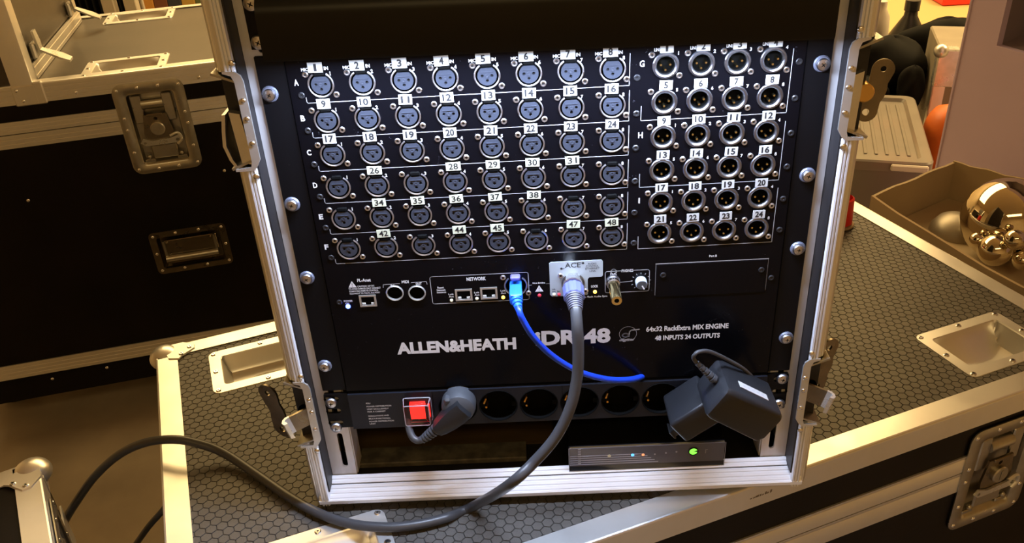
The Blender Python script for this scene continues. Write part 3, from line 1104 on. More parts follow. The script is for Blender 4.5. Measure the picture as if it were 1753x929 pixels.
def rack_screw_meshes():
    g = G()
    g.lathe([(7.2, 0), (7.2, -0.8), (6.3, -2.0), (4.8, -2.2)], 24)
    wsh = g.build('washer', 'washer', link=False)
    g = G()
    g.lathe([(5.4, -1.6), (5.4, -3.0), (4.6, -4.2), (2.6, -4.8)], 24)
    n = 24     # head top with a cross recess
    def cross(k):
        t = 2 * PI * k / n
        q = (k % 6)
        return 2.4 if q in (0,) else (1.5 if q in (1, 5) else 0.8)
    top = [(2.6 * math.cos(2 * PI * k / n), -4.8, 2.6 * math.sin(2 * PI * k / n)) for k in range(n)]
    mid = [(cross(k) * math.cos(2 * PI * k / n), -4.9, cross(k) * math.sin(2 * PI * k / n)) for k in range(n)]
    g.loft([top, mid])
    g.m = 1
    low = [(x * .8, -3.0, z * .8) for x, y, z in mid]
    g.loft([mid, low], None, True, False, True)
    hd = g.build('rack_screw', ['screwhead', 'rivet_hole'], link=False)
    return wsh, hd


ME_WASH, ME_SCREW = rack_screw_meshes()


def rack_screw(parent, x, y, z, washer=True, k=1.0, rot=0.0):
    o = inst('rack_screw', ME_SCREW, parent, (x, y, z), (0, rot, 0))
    o.scale = (k, k, k)
    if washer:
        inst('washer', ME_WASH, o)
    return o


# ================================================================== RACK LIGHT (hood with lamps) AT THE TOP
lamp = thing('rack_light', 'black hooded rack light spanning the top of the rack', 'rack light', (0, 0, 508))
z_ = lambda a: a - 508
g = G()
g.loft([[(x, y, z_(z) + dz_ * (1 if y < -30 else 0)) for y, z in ((-61, 511.5), (-62, 514), (-62, 546), (-59, 553), (-20, 598), (0, 604), (0, 600), (-22, 596), (-57, 549), (-59.5, 545), (-59.5, 513), (-2, 513), (-2, 511.5))] for x, dz_ in ((-214.5, 4.8), (219, -1.0))], None, True, True, True)
g.build('hood', 'hood', lamp)
for s in (-1, 1):
    x0, x1 = sorted((s * 241.3, s * 212))
    g = G()
    g.plate([(x0, z_(510)), (x1, z_(510)), (x1, z_(598)), (x0, z_(598))][::1], [], -0.2, 2.6)
    ear = g.build('ear', 'ear', lamp)
for u, v in ((432, 6), (443, 72)):
    p = PY(u, v, -2)
    rack_screw(lamp, -233.5, -0.2, z_(p[2]), False, 1.15, 0.5)
    rack_screw(lamp, 233.5, -0.2, z_(p[2]), False, 1.15, 0.2)
g = G()
g.loft([[(x, -50, z_(zz)), (x, -42, z_(zz)), (x, -42, z_(zz + .8)), (x, -50, z_(zz + .8))] for x, zz in ((-205, 513.9), (205, 509.7))], None, True, True, True)
g.build('lamp_strip', 'strip_led', lamp)

# ================================================================== STAGE BOX (the big panel of sockets)
SBZ = 152.0
box = thing('stage_box', 'black audio stage box panel with rows of round sockets and number stickers', 'audio equipment', (0, 0, SBZ))
X0, DX, Z0, DZ = -188.5, 35.195, 478.0 - SBZ, 31.66
GX0, GDX = 102.15, 29.90
PF = -2.0            # front of the panel
fem = [(X0 + DX * i, Z0 - DZ * j) for j in range(6) for i in range(8)]
mal = [(GX0 + GDX * i, Z0 - DZ * j + 0.8) for j in range(6) for i in range(4)]


def pp(u, v, y=PF):
    q = PY(u, v, y)
    return q[0], q[2] - SBZ


c_din = [pp(676, 501), pp(714, 501)]
c_rj = [pp(630, 514), pp(794, 504), pp(837, 501)]
c_eth = pp(883, 488)
c_ace = pp(981, 484)
holes = [circ(9.9, 20, x, z) for x, z in fem] + [circ(9.6, 20, x, z) for x, z in mal]
holes += [circ(7.4, 18, *c) for c in c_din] + [circ(9.9, 20, *c_eth), circ(9.9, 20, *c_ace)]
holes += [[(x - 6.6, z - 5.0), (x + 6.6, z - 5.0), (x + 6.6, z + 4.6), (x - 6.6, z + 4.6)] for x, z in c_rj]
g = G()
g.plate([(-215.6, 0.4), (218.4, 0.4), (218.4, 352), (-215.6, 352)], holes, PF, 0.6)
panel = g.build('front_panel', 'panel', box, smooth=0)
g = G().box(-214, 217, 10, 215, 2, 350)
g.build('housing', 'ear', box)
for x0, x1 in ((-241.3, -216.4), (219.2, 241.3)):
    G().box(x0, x1, -0.4, 2.8, 0.4, 352, 0.6).build('ear', 'ear', box)
for v_, s in ((163, -1), (352, -1), (478, -1), (629, -1)):
    u_ = {163: 464, 352: 500, 478: 527, 629: 557}[v_]
    rack_screw(box, -233.5, -0.4, pp(u_, v_, -4)[1], True, 1.0, random.random())
for u_, v_ in ((1407, 111), (1383, 302), (1365, 428), (1346, 581)):
    rack_screw(box, 233.3, -0.4, pp(u_, v_, -4)[1], True, 1.0, random.random())

# --- socket meshes (origin on the panel face, -y towards the viewer)


def arc_ring(R, r, a0, a1, n=30, y=-0.6):
    pts = [(R * math.cos(a0 + (a1 - a0) * k / n), y, R * math.sin(a0 + (a1 - a0) * k / n)) for k in range(n + 1)]
    return G().tube(pts, r, 6)


ME_FRING = arc_ring(10.5, 0.85, rad(122), rad(418)).build('xlr_socket', 'ring', link=False)
g = G()
g.lathe([(9.9, 2.4), (9.9, 9), (0.01, 9)], 20)
ME_FCUP = g.build('socket_cavity', 'cavity', link=False)
g = G()
out = []
for k in range(32):
    t = PI / 2 + 2 * PI * k / 32
    r_ = 8.2
    d_ = abs((k + 16) % 32 - 16)
    if d_ <= 2:
        r_ = 7.0 if d_ < 2 else 7.3
    out.append((r_ * math.cos(t), r_ * math.sin(t)))
pins = [(-4.1, 0.2), (4.1, 0.2), (0, -4.0)]
g.plate(out, [circ(1.35, 10, *p) for p in pins], -0.9, 6)
g.lathe([(1.7, -0.9), (1.7, -1.5), (1.2, -1.6), (0.01, -1.1)], 14)
g.box(-5.2, 5.2, -1.4, -0.9, 3.0, 3.7)
g.m = 1
for p in pins:
    g.disc(1.4, 1.2, 10, Matrix.Translation((p[0], 0, p[1])))
ME_FINS = g.build('socket_insert', ['insert', 'insert_hole'], link=False)
g = G()
g.lathe([(2.7, 0), (2.7, -0.7), (2.1, -1.3), (1.15, -1.1)], 16)
g.m = 1
g.lathe([(1.15, -1.1), (1.0, -0.2), (0.01, -0.2)], 16)
ME_SRIV = g.build('socket_rivet', ['rivet', 'rivet_hole'], link=False)
g = G()
g.box(-4.6, 4.6, -1.6, 1.5, 7.6, 11.4, 0.8)
ME_TAB = g.build('release_tab', 'cavity', link=False)
g = G()
g.lathe([(11.2, 0), (11.2, -1.2), (10.6, -1.8), (9.4, -1.9), (8.2, -1.2), (7.7, -0.4), (7.6, 2)], 32)
ME_MRING = g.build('xlr_socket', 'ring_dark', link=False)
g = G()
g.lathe([(7.6, 2), (7.5, 9), (0.01, 9)], 24)
ME_MCUP = g.build('socket_cavity', 'cavity', link=False)
g = G()
g.lathe([(1.15, 9), (1.15, 0.6), (0.9, 0.0), (0.01, -0.1)], 10)
ME_PIN = g.build('pin', 'gold', link=False)
RIV = [(-11.8, 9.4), (11.8, -9.2)]
for x, z in fem:
    o = inst('xlr_socket', ME_FRING, box, (x, PF, z))
    inst('socket_insert', ME_FINS, o)
    inst('socket_cavity', ME_FCUP, o)
    inst('release_tab', ME_TAB, o)
    for rx, rz in RIV:
        inst('socket_rivet', ME_SRIV, o, (rx, 0, rz))
for x, z in mal:
    o = inst('xlr_socket', ME_MRING, box, (x, PF, z))
    inst('socket_cavity', ME_MCUP, o)
    for px, pz in ((-3.9, 0.3), (3.9, 0.3), (0, -4.1)):
        inst('pin', ME_PIN, o, (px, 0, pz))
    for rx, rz in RIV:
        inst('socket_rivet', ME_SRIV, o, (rx, 0, rz))

# --- number stickers
ST = {}


def sticker_mesh(wd, hg, m):
    k = (wd, hg, m)
    if k not in ST:
        ST[k] = G().box(-wd / 2, wd / 2, -0.35, 0, -hg / 2, hg / 2).build('number_sticker', m, link=False)
    return ST[k]


def sticker(n, x, z, wd=12.0, hg=8.8, m='sticker', wide=False, rot=0.0):
    y = PF - (1.7 if True else 0)
    o = inst('number_sticker', sticker_mesh(wd, hg, m), box, (x, y, z), (0, rot, 0))
    g = G()
    t = str(n)
    h = hg * 0.72
    wn = len(t) * hg * (0.5 if wide else 0.43) + (0.4 if wide else 0)
    put_text(g, t, -wn / 2 * (0.62 if t == '1' else 1), wn / 2 * (0.62 if t == '1' else 1), -h / 2, h / 2, -0.45, 0.016 if wide else 0.036)
    g.build('number', 'ink_black', o, smooth=0)


for k in range(24):
    i, j = k % 8, k // 8
    x, z = fem[k]
    sticker(k + 1, x + random.uniform(-.5, .5) - (2.0 if j == 0 else 0.5), z + 15.4, 12.4 if j == 0 else 11.6, 8.8, 'sticker', False, random.uniform(-.03, .03))
for n, i, j in ((26, 1, 3), (28, 3, 3), (29, 4, 3), (30, 5, 3), (31, 6, 3), (34, 1, 4), (35, 2, 4), (36, 3, 4), (37, 4, 4), (38, 5, 4),
                (42, 1, 5), (44, 3, 5), (45, 4, 5), (47, 6, 5), (48, 7, 5)):
    x, z = fem[j * 8 + i]
    sticker(n, x - 0.3, z + 15.2, 13.2 if n == 26 or n == 28 else 12.4, 8.0, 'sticker_y', True, random.uniform(-.04, .04))
for k in range(24):
    x, z = mal[k]
    sticker(k + 1, x + random.uniform(-.4, .4) + 0.3, z + 15.2, 11.2, 8.2, 'sticker', False, random.uniform(-.03, .03))

# --- printed lines and lettering
YI = PF - 0.12
g = G()
for j in range(6):
    z = Z0 - DZ * j
    zl = z - 15.6
    line(g, [(-203, zl + 5), (-203, zl + 1), (-202, zl), (72, zl + 0.8), (72.3, zl + 28)], 0.55, YI)
for j in (1, 3, 5):
    zl = Z0 - DZ * j - 15.2
    line(g, [(82.5, zl + 13), (82.5, zl), (207.5, zl + 0.6), (207.8, zl + 56)], 0.55, YI)
g.build('bracket_lines', 'ink_dim', box, smooth=0)
g = G()
for j, ch in enumerate('ABCDEF'):
    put_text(g, ch, -211, -207.2, Z0 - DZ * j + 0.2, Z0 - DZ * j + 5.6, YI, 0.035)
for j, ch in ((0, 'G'), (2, 'H'), (4, 'I')):
    put_text(g, ch, 80.5 if ch != 'I' else 82, 84.5 if ch != 'I' else 83.3, Z0 - DZ * j + 0.5, Z0 - DZ * j + 6, YI, 0.02)
g.build('row_letters', 'ink', box, smooth=0)
g = G()
for k, (x, z) in enumerate(fem):
    put_text(g, str(k % 8 + 1), x + 8.2, x + 10.2, z + 7.6, z + 10.8, YI, 0.03, keep=True)
for k, (x, z) in enumerate(mal):
    put_text(g, str((k % 4) + 1 + (4 if (k // 4) % 2 else 0)), x + 9.4, x + 11.4, z + 8.4, z + 11.4, YI, 0.03, keep=True)
for i in range(8):
    x, z = fem[i]
    put_text(g, 'MIC', x - 14.6, x - 8.6, z + 12.2, z + 15.0, YI, 0.03)
    put_text(g, 'IN', x + 4.6, x + 8.2, z + 12.4, z + 15.4, YI, 0.03)
for i in range(4):
    x, z = mal[i]
    put_text(g, 'LINE', x - 10.0, x - 4.6, z + 12.2, z + 15.0, YI, 0.03)
g.build('socket_numbers', 'ink', box, smooth=0)['kind'] = 'stuff'
# small black panel screws
g = G()
g.lathe([(2.9, 0), (2.9, -0.5), (2.3, -1.1), (1.2, -1.0), (0.9, -0.3), (0.01, -0.3)], 14)
ME_PSC = g.build('panel_screw', 'blackscrew', link=False)
for j in range(6):
    z = Z0 - DZ * j
    for x, dz in ((-206.5, -8.5), (78.5, -8.5), (213.5, -2)):
        inst('panel_screw', ME_PSC, box, (x, PF, z + dz))

# --- lower row: link sockets, lamps, lettering


def fit(g, s, ul, vl, ur, vr, h, bold=0.03, shear=0.0, y=YI):
    """one line of lettering: baseline from one photo point to the other, cap height h (mm)"""
    (x0, z0), (x1, z1) = pp(ul, vl), pp(ur, vr)
    zz = (z0 + z1) / 2
    put_text(g, s, x0, x1, zz, zz + h, y, bold, shear)


g = G()
fit(g, 'ALLEN&HEATH', 681, 609, 884, 595, 14.5, 0.05)
b1 = g.build('brand_lettering', 'ink', box, smooth=0)
g = G()
fit(g, 'iDR-48', 917, 594, 1045, 584, 18.0, 0.045)
g.build('model_lettering', 'ink', box, smooth=0)
g = G()
fit(g, '64x32 RackExtra MIX ENGINE', 1106, 569, 1247, 560, 6.2, 0.035)
fit(g, '48 INPUTS 24 OUTPUTS', 1121, 583, 1232, 577, 5.8, 0.035)
fit(g, 'PL-Anet', 612, 483, 635, 481, 3.6, 0.03)
fit(g, 'MIDI', 688, 485, 700, 484, 3.2, 0.03)
fit(g, 'IN', 669, 491, 675, 491, 2.8, 0.03)
fit(g, 'OUT', 712, 488, 722, 487, 2.8, 0.03)
fit(g, 'NETWORK', 799, 481, 832, 479, 4.0, 0.03)
fit(g, 'POWER', 589, 517, 604, 516, 2.2, 0.02)
fit(g, 'ON', 592, 521, 598, 520.5, 2.0, 0.02)
fit(g, 'Reset', 749, 494, 760, 493, 2.2, 0.02)
fit(g, 'Network', 748, 498, 763, 497.5, 2.2, 0.02)
fit(g, 'Settings', 748, 502.5, 764, 502, 2.4, 0.02)
fit(g, 'Not Bridge', 912, 487, 933, 485.5, 2.4, 0.02)
fit(g, 'LOCK', 1012, 492, 1024, 491.5, 2.8, 0.03)
fit(g, 'To Rack Audio Sync', 998, 511, 1040, 508, 2.6, 0.02)
fit(g, 'PHONES', 1064, 466, 1084, 464.5, 3.0, 0.03)
fit(g, 'PAFL', 1045, 471, 1056, 470.5, 2.4, 0.02)
fit(g, 'Port B', 1214, 440, 1227, 439, 2.4, 0.03)
for uu, vv in ((768, 505), (812, 502), (857, 499)):
    fit(g, 'Lnk', uu, vv, uu + 9, vv - .5, 1.9, 0.02)
    fit(g, 'Act', uu + 0.5, vv + 4, uu + 9, vv + 3.5, 1.9, 0.02)
for k, s in enumerate(('CAUTION 16V DC', 'TO AVOID DAMAGE ONLY CONNECT', 'COMPATIBLE REMOTE CONTROL', 'EQUIPMENT TO THE PL-Anet PORT')):
    fit(g, s, (612, 597, 598, 599)[k], 491.5 + 4.1 * k, (641, 652, 648, 651)[k], 490 + 4.1 * k, 1.9, 0.015)
g.build('panel_lettering', 'ink', box, smooth=0)['kind'] = 'stuff'
g = G()
for cu, cv in ((603, 487), (923, 494)):
    x, z = pp(cu, cv)
    g.add([(x - 4.0, YI, z - 3.2), (x + 4.0, YI, z - 3.2), (x, YI, z + 4.0)], [(0, 1, 2)])
g.build('warning_triangle', 'ink', box, smooth=0)
g = G()
for cu, cv in ((603, 487), (923, 494)):
    x, z = pp(cu, cv)
    put_text(g, '!', x - .35, x + .35, z - 2.4, z + 1.8, YI - .08)
g.build('warning_mark', 'ink_black', box, smooth=0)
# printed frames
g = G()


def frame_line(px, wd=0.55):
    line(g, [pp(*q) for q in px], wd, YI)


frame_line([(656, 492), (656, 487), (684, 485)])
frame_line([(704, 483.5), (730, 481.5), (731, 486)])
nx0, nz0 = pp(741, 520)
nx1, nz1 = pp(904, 466)
nz1 = (pp(741, 474)[1] + pp(904, 465)[1]) / 2
nz0 = (pp(746, 521)[1] + pp(906, 511)[1]) / 2
line(g, [(a, b) for a, b in rrect(nx0, nx1, nz0, nz1, 2, 3)] + [rrect(nx0, nx1, nz0, nz1, 2, 3)[0]], 0.6, YI)
fx0, fz0 = pp(1036, 501)
fx1, fz1 = pp(1112, 461)
line(g, rrect(fx0, fx1, fz0, fz1, 2, 3) + [rrect(fx0, fx1, fz0, fz1, 2, 3)[0]], 0.6, YI)
line(g, [pp(1060, 483), pp(1082, 481)], 0.5, YI)
line(g, [pp(906, 488), pp(910, 487.6)], 0.4, YI)
line(g, [pp(935, 485.4), pp(941, 485)], 0.4, YI)
pbx0, pbz1 = pp(1123, 450)
pbx1, _ = pp(1316, 441)
line(g, [(pbx0, pbz1 - 1), (pbx1, pbz1 - 1)], 0.8, YI)
line(g, [(pbx0, pbz1 - 1), (pbx0, pbz1 - 36)], 0.25, YI)
line(g, [(pbx1, pbz1 - 1), (pbx1, pbz1 - 36)], 0.2, YI)
# round logo: ring, d with a tail, script word
lx, lz = pp(1075, 571)
line(g, circ(8.6, 28, lx, lz) + [circ(8.6, 28, lx, lz)[0]], 0.35, YI)
line(g, [(lx - 2.4 + 3.0 * math.cos(t / 12 * 2 * PI), lz - 1.6 + 2.2 * math.sin(t / 12 * 2 * PI)) for t in range(13)], 1.2, YI)
line(g, [(lx + 0.8, lz - 3.2), (lx + 1.6, lz + 2.6), (lx + 3.4, lz + 4.2), (lx + 11.0, lz + 4.8)], 1.1, YI)
fit(g, 'digital', 1060, 586, 1087, 583, 4.2, 0.03, 0.4)
# headphone sign
hx, hz = pp(1050.5, 464)
line(g, [(hx + 2.3 * math.cos(rad(t)), hz + 2.3 * math.sin(rad(t))) for t in range(-20, 201, 20)], 0.6, YI)
line(g, [(hx - 2.4, hz - 1.6), (hx - 2.4, hz + .4)], 1.1, YI)
line(g, [(hx + 2.4, hz - 1.6), (hx + 2.4, hz + .4)], 1.1, YI)
kx, kz = pp(1097, 481)
for k in range(11):
    t = rad(-140 + k * 28 - 0)
    d1, d2 = 8.2, 9.4
    line(g, [(kx + d1 * math.sin(t), kz + d1 * math.cos(t)), (kx + d2 * math.sin(t), kz + d2 * math.cos(t))], 0.5, YI)
g.build('printed_lines', 'ink_dim', box, smooth=0)
# blank option-slot cover
g = G().box(pbx0 + .6, pbx1 - .6, PF - 0.5, PF, pbz1 - 38, pbz1 - 1.8, 0.3)
sl = g.build('slot_cover', 'panel', box)
for u_, v_ in ((1135, 470), (1303, 461)):
    q = pp(u_, v_)
    inst('panel_screw', ME_PSC, sl, (q[0], PF - .5, q[1]))
q = pp(1320, 475)
inst('panel_screw', ME_PSC, box, (q[0], PF, q[1]))
q = pp(581, 517)
inst('panel_screw', ME_PSC, box, (q[0], PF, q[1]))

# RJ45 jacks
g = G()
g.plate([(-8.2, -6.6), (8.2, -6.6), (8.2, 6.4), (-8.2, 6.4)], [[(-6.4, -5.0), (6.4, -5.0), (6.4, 4.6), (-6.4, 4.6)]], -1.0, 1.0)
ME_RJ = g.build('network_jack', 'steel', link=False)
g = G()
g.add([(x, y, z) for x in (-6.5, 6.5) for y in (0.6, 9) for z in (-5.1, 4.7)], [(0, 1, 3, 2), (4, 6, 7, 5), (0, 4, 5, 1), (2, 3, 7, 6), (1, 5, 7, 3)][:4] + [(2, 3, 7, 6)])
ME_RJC = g.build('jack_cavity', 'cavity', link=False)
g = G().box(-1.6, 1.6, -0.8, 3, -1.1, 1.1, 0.2)
ME_RJL = g.build('jack_light_window', 'sticker', link=False)
for x, z in c_rj:
    o = inst('network_jack', ME_RJ, box, (x, PF, z))
    inst('jack_cavity', ME_RJC, o)
    for s in (-1, 1):
        inst('jack_light_window', ME_RJL, o, (s * 4.3, 0.2, -3.6))
# five-pin round jacks
g = G()
g.lathe([(8.6, 0), (8.6, -1.0), (8.0, -1.6), (7.3, -1.2), (7.2, 1)], 28)
ME_DIN = g.build('din_socket', 'steel', link=False)
g = G()
g.lathe([(7.2, 1), (7.2, 8), (0.01, 8)], 24)
ME_DINC = g.build('socket_cavity', 'cavity', link=False)
for x, z in c_din:
    o = inst('din_socket', ME_DIN, box, (x, PF, z))
    inst('socket_cavity', ME_DINC, o)
# locking network socket and control-link socket
eth = inst('locking_socket', arc_ring(10.5, 0.85, rad(128), rad(412)).build('locking_socket', 'ring', link=False), box, (c_eth[0], PF, c_eth[1]))
inst('socket_cavity', ME_FCUP, eth)
for rx, rz in RIV:
    inst('socket_rivet', ME_SRIV, eth, (rx, 0, rz))
G().box(-4.8, 4.8, -6.5, 1.5, 8.0, 12.5, 1.6, None, 3).build('release_tab', 'lilac', eth)
# pale plate behind the control-link socket (L-shaped)
q0, q1 = pp(942, 507), pp(1032, 444)
qx, qz = pp(1006, 474)
rx_ = [(q0[0], q0[1] + 2), (q0[0] + 2, q0[1]), (qx - 1, q0[1]), (qx, q0[1] + 1), (qx, qz - 2), (qx + 1.5, qz), (q1[0] - 1.5, qz), (q1[0], qz + 1.5),
       (q1[0], q1[1] - 1.5), (q1[0] - 1.5, q1[1]), (q0[0] + 1.5, q1[1]), (q0[0], q1[1] - 1.5)]
g = G()
g.plate(rx_, [circ(9.9, 20, *c_ace)], PF - 0.6, PF)
acep = g.build('link_plate', 'plate', box, smooth=0)
g = G()
YP = PF - 0.72
fit(g, 'ACE', 967, 459, 994, 455.5, 5.4, 0.012, y=YP)
line(g, [pp(961, 460), pp(966, 458.5)], 0.5, YP)
line(g, [pp(985, 449.8), pp(998, 449)], 0.5, YP)
for u_, v_ in ((961, 459), (998, 449.5)):
    x, z = pp(u_, v_)
    g.add([(a, YP, b_) for a, b_ in circ(1.2, 10, x, z)], [list(range(10))])
for k, s in enumerate(('AUDIO', 'CONTROL', 'ETHERNET', 'LINK')):
    uc = 1013.5 + k * .4
    hw_ = (7.5, 11, 12, 5.5)[k]
    fit(g, s, uc - hw_, 452.3 + k * 4.2, uc + hw_, 451.2 + k * 4.2, 2.0, 0.0, y=YP)
fit(g, 'Lnk', 945, 495.5, 951, 495, 1.6, y=YP)
fit(g, 'Act', 945, 499.5, 951, 499, 1.6, y=YP)
fit(g, 'Err', 954, 499, 959, 498.7, 1.6, y=YP)
g.build('plate_lettering', 'ink_black', acep, smooth=0)['kind'] = 'stuff'
ace = inst('locking_socket', arc_ring(10.5, 0.85, rad(128), rad(412)).build('locking_socket', 'ring_dark', link=False), box, (c_ace[0], PF - 0.6, c_ace[1]))
inst('socket_cavity', ME_FCUP, ace)
for rx, rz in RIV:
    inst('socket_rivet', ME_SRIV, ace, (rx, 0, rz))
# indicator lamps


def led(name, u, v, m, r=1.9, parent=box, yy=PF):
    x, z = pp(u, v)
    g = G()
    g.lathe([(r, 0), (r, -0.8), (r * .75, -1.7), (r * .3, -2.1), (0.01, -2.2)], 14)
    return g.build(name, m, parent, loc=(x, yy, z))


led('power_lamp', 596, 524, 'blue_led', 2.3)['label'] = 'lit blue power lamp'
led('indicator_lamp', 773, 513.5, 'dim_led', 1.7)
led('indicator_lamp', 816.5, 510.5, 'dim_led', 1.7)
led('indicator_lamp', 861.5, 508.5, 'amber_led', 1.8)
led('indicator_lamp', 923.5, 505, 'red_led', 1.8)
led('indicator_lamp', 948.5, 503, 'dim_led', 1.7, box, PF - .6)
led('indicator_lamp', 957, 503, 'red_led', 1.7, box, PF - .6)
led('indicator_lamp', 1018.5, 499, 'amber_led', 1.8)
# headphone volume knob and jack collar
g = G()
g.lathe([(5.6, 0), (5.6, -6), (5.0, -7.5)], 24)
g.m = 1
g.lathe([(5.0, -7.5), (4.6, -8.0), (0.01, -8.0)], 24)
g.m = 2
g.box(-0.6, 0.6, -8.3, -7.9, -5, -0.5)
kn = g.build('volume_knob', ['plate', 'greypl', 'ink'], box, loc=(kx, PF, kz))
kn.rotation_euler = (0, rad(-28), 0)
jx, jz = pp(1049, 481)
g = G()
g.lathe([(7.0, 0), (7.0, -2.0), (6.0, -3.0), (4.6, -3.0), (4.6, 1)], 24)
g.build('headphone_jack', 'ring_dark', box, loc=(jx, PF, jz))

# ================================================================== POWER STRIP
PSZ = 102.0
strip = thing('power_strip', 'rack power strip with red lit switch and a row of round mains sockets', 'power strip', (0, 0, PSZ))


def ps(u, v, y=-4.0):
    q = PY(u, v, y)
    return q[0], q[2] - PSZ


socks = [ps(783, 701), ps(853, 692), ps(924, 687), ps(993, 683), ps(1066, 680), ps(1132, 676), ps(1200, 672)]
sxs = np.linspace(socks[0][0], socks[0][0] + 42.4 * 6, 7)
SZc = 24.0
g = G()
sxs = [(socks[1][0] + (socks[5][0] - socks[1][0]) / 4 * (k - 1)) for k in range(7)]
g.plate([(-215.5, 1), (218.5, 1), (218.5, 46.5), (-215.5, 46.5)], [circ(19.2, 36, x, SZc) for x in sxs], -4, -1)
g.build('front_panel', 'pdu', strip, smooth=0)
g = G()
g.box(-215, 218, -1, 44, 46, 47.2)
g.box(-215, 218, -1, 44, 0.4, 1.2)
for xa in sxs:
    pass
g.build('housing_cover', 'pdu', strip)
for x0, x1 in ((-241.3, -216), (219, 241.3)):
    s = -1 if x0 < 0 else 1
    slots = [rrect(s * 234 - 8, s * 234 + 8, zz - 3.0, zz + 3.0, 2.9, 3) for zz in (7.5, 23.5, 39.5)]
    g = G()
    g.plate(rrect(x0, x1, 1, 46.5, 1.5, 2), slots, -0.6, 2.6)
    g.build('ear', 'ear', strip)
for u_, v_ in ((568, 690), (577, 732)):
    rack_screw(strip, -234.0, -0.6, ps(u_, v_)[1], False, 1.12, random.random())
for u_, v_ in ((1338, 649), (1332, 692)):
    rack_screw(strip, 234.2, -0.6, ps(u_, v_)[1], False, 1.12, random.random())
g = G()
g.lathe([(19.2, -4.2), (20.0, -4.6), (20.4, -4)], 36)
g.lathe([(19.2, -4.2), (18.9, 12), (0.01, 12)], 36)
for s in (-1, 1):
    g.box(s * 17 - 3, s * 17 + 3, -2, 12, -3, 3)
    g.lathe([(2.4, 11.9), (2.4, 11.7), (0.01, 11.7)], 12, Matrix.Translation((s * 9.5 * 0 + 0, 0, s * 9.5)))
ME_SCH = g.build('mains_socket', 'cavity', link=False)
g = G()
g.tube(spline([(-13, 9, 3.5), (-14.5, 3, 2), (-15, -1.5, 2.5), (-13, 2, 5)], 4), 1.5, 6)
g.tube(spline([(-12, 9, -4), (-12.5, 3, -5), (-13, -1, -4)], 4), 1.2, 6)
ME_CLIP = g.build('earth_clip', 'brass', link=False)
for k, x in enumerate(sxs):
    o = inst('mains_socket', ME_SCH, strip, (x, 0, SZc))
    if 0 < k < 6:
        inst('earth_clip', ME_CLIP, o)
# switch: red rocker under a clear cover
wx, wz = ps(715, 703, -8)
sw_ = G().box(-13.5, 13.5, -3, 0.5, -14, 14, 1).build('rocker_switch', 'blackpl', strip, loc=(wx, -4, wz))
g = G()
g.loft([[(-7, -3.2, -7.5), (8.5, -3.2, -7.5), (8.5, -7, 9.5), (-7, -7, 9.5)], [(-7, 0, -7.5), (8.5, 0, -7.5), (8.5, 0, 9.5), (-7, 0, 9.5)]], None, True, True, True)
g.build('rocker', 'red_rocker', sw_)
g = G()
for k in ([(-10, -3.3, -11.5), (11, -3.3, -11.5)], [(-10, -3.3, -11.5), (-6, -3.3, -8)], [(11, -3.3, -11.5), (8, -3.3, -8)], [(1, -3.3, -9), (1, -3.3, -7)]):
    g.tube(k, 0.35, 5)
g.build('switch_marking', 'red', sw_, smooth=0)
g = G()
lo = [rrect(-14.5, 14.5, -14.5, 14.5, 2.5, 3), rrect(-13.6, 13.6, -13.6, 13.6, 2.5, 3), rrect(-12.6, 12.6, -12.6, 12.6, 2, 3)]
g.loft([[(x, y, z) for x, z in L] for L, y in zip(lo, (-0.2, -11, -12.2))], None, True, False, True)
g.loft([[(x * .93, y, z * .93) for x, z in L] for L, y in zip(lo, (-0.2, -10, -11.2))], None, True, False, True)
g.build('clear_cover', 'clear', sw_)
g = G()
ri = rrect(-12.9, 12.9, -12.9, 12.9, 2, 3)
g.tube([(x, -12.0, z) for x, z in ri] + [(ri[0][0], -12.0, ri[0][1])], 0.55, 6)
ri = rrect(-14.3, 14.3, -14.3, 14.3, 2.4, 3)
g.tube([(x, -0.6, z) for x, z in ri] + [(ri[0][0], -0.6, ri[0][1])], 0.6, 6)
for sx_ in (-1, 1):
    for sz_ in (-1, 1):
        g.tube([(sx_ * 13.9, -0.6, sz_ * 13.9), (sx_ * 12.5, -12, sz_ * 12.5)], 0.5, 6)
g.build('cover_rim', 'frost', sw_)
g = G()


def pfit(s, ul, vl, ur, vr, h):
    (x0, z0), (x1, z1) = ps(ul, vl), ps(ur, vr)
    put_text(g, s, x0, x1, (z0 + z1) / 2, (z0 + z1) / 2 + h, -4.12, 0.012)


for k, (s, wd_) in enumerate((('PDU', 7), ('POWER DISTRIBUTION', 42), ('UNIT EXCLUSIVELY', 37), ('FOR A CABINET', 31))):
    pfit(s, 627 + k * .8, 692 + k * 4.6, 627 + k * .8 + wd_, 690.6 + k * 4.6, 1.9)
for k, (s, wd_) in enumerate((('REGULATIONS AND', 35), ('MULTI-FUNCTIONAL', 37), ('POWER DISTRIBUTION', 42), ('UNIT', 10))):
    pfit(s, 631 + k * .8, 713 + k * 4.6, 631 + k * .8 + wd_, 711.6 + k * 4.6, 1.9)
g.build('panel_lettering', 'ink', strip, smooth=0)['kind'] = 'stuff'
for u_ in (742, 963):
    x, z = ps(u_, 690)
    G().box(x - .25, x + .25, -4.15, -3.9, 1, 46.5).build('panel_joint', 'cavity', strip)

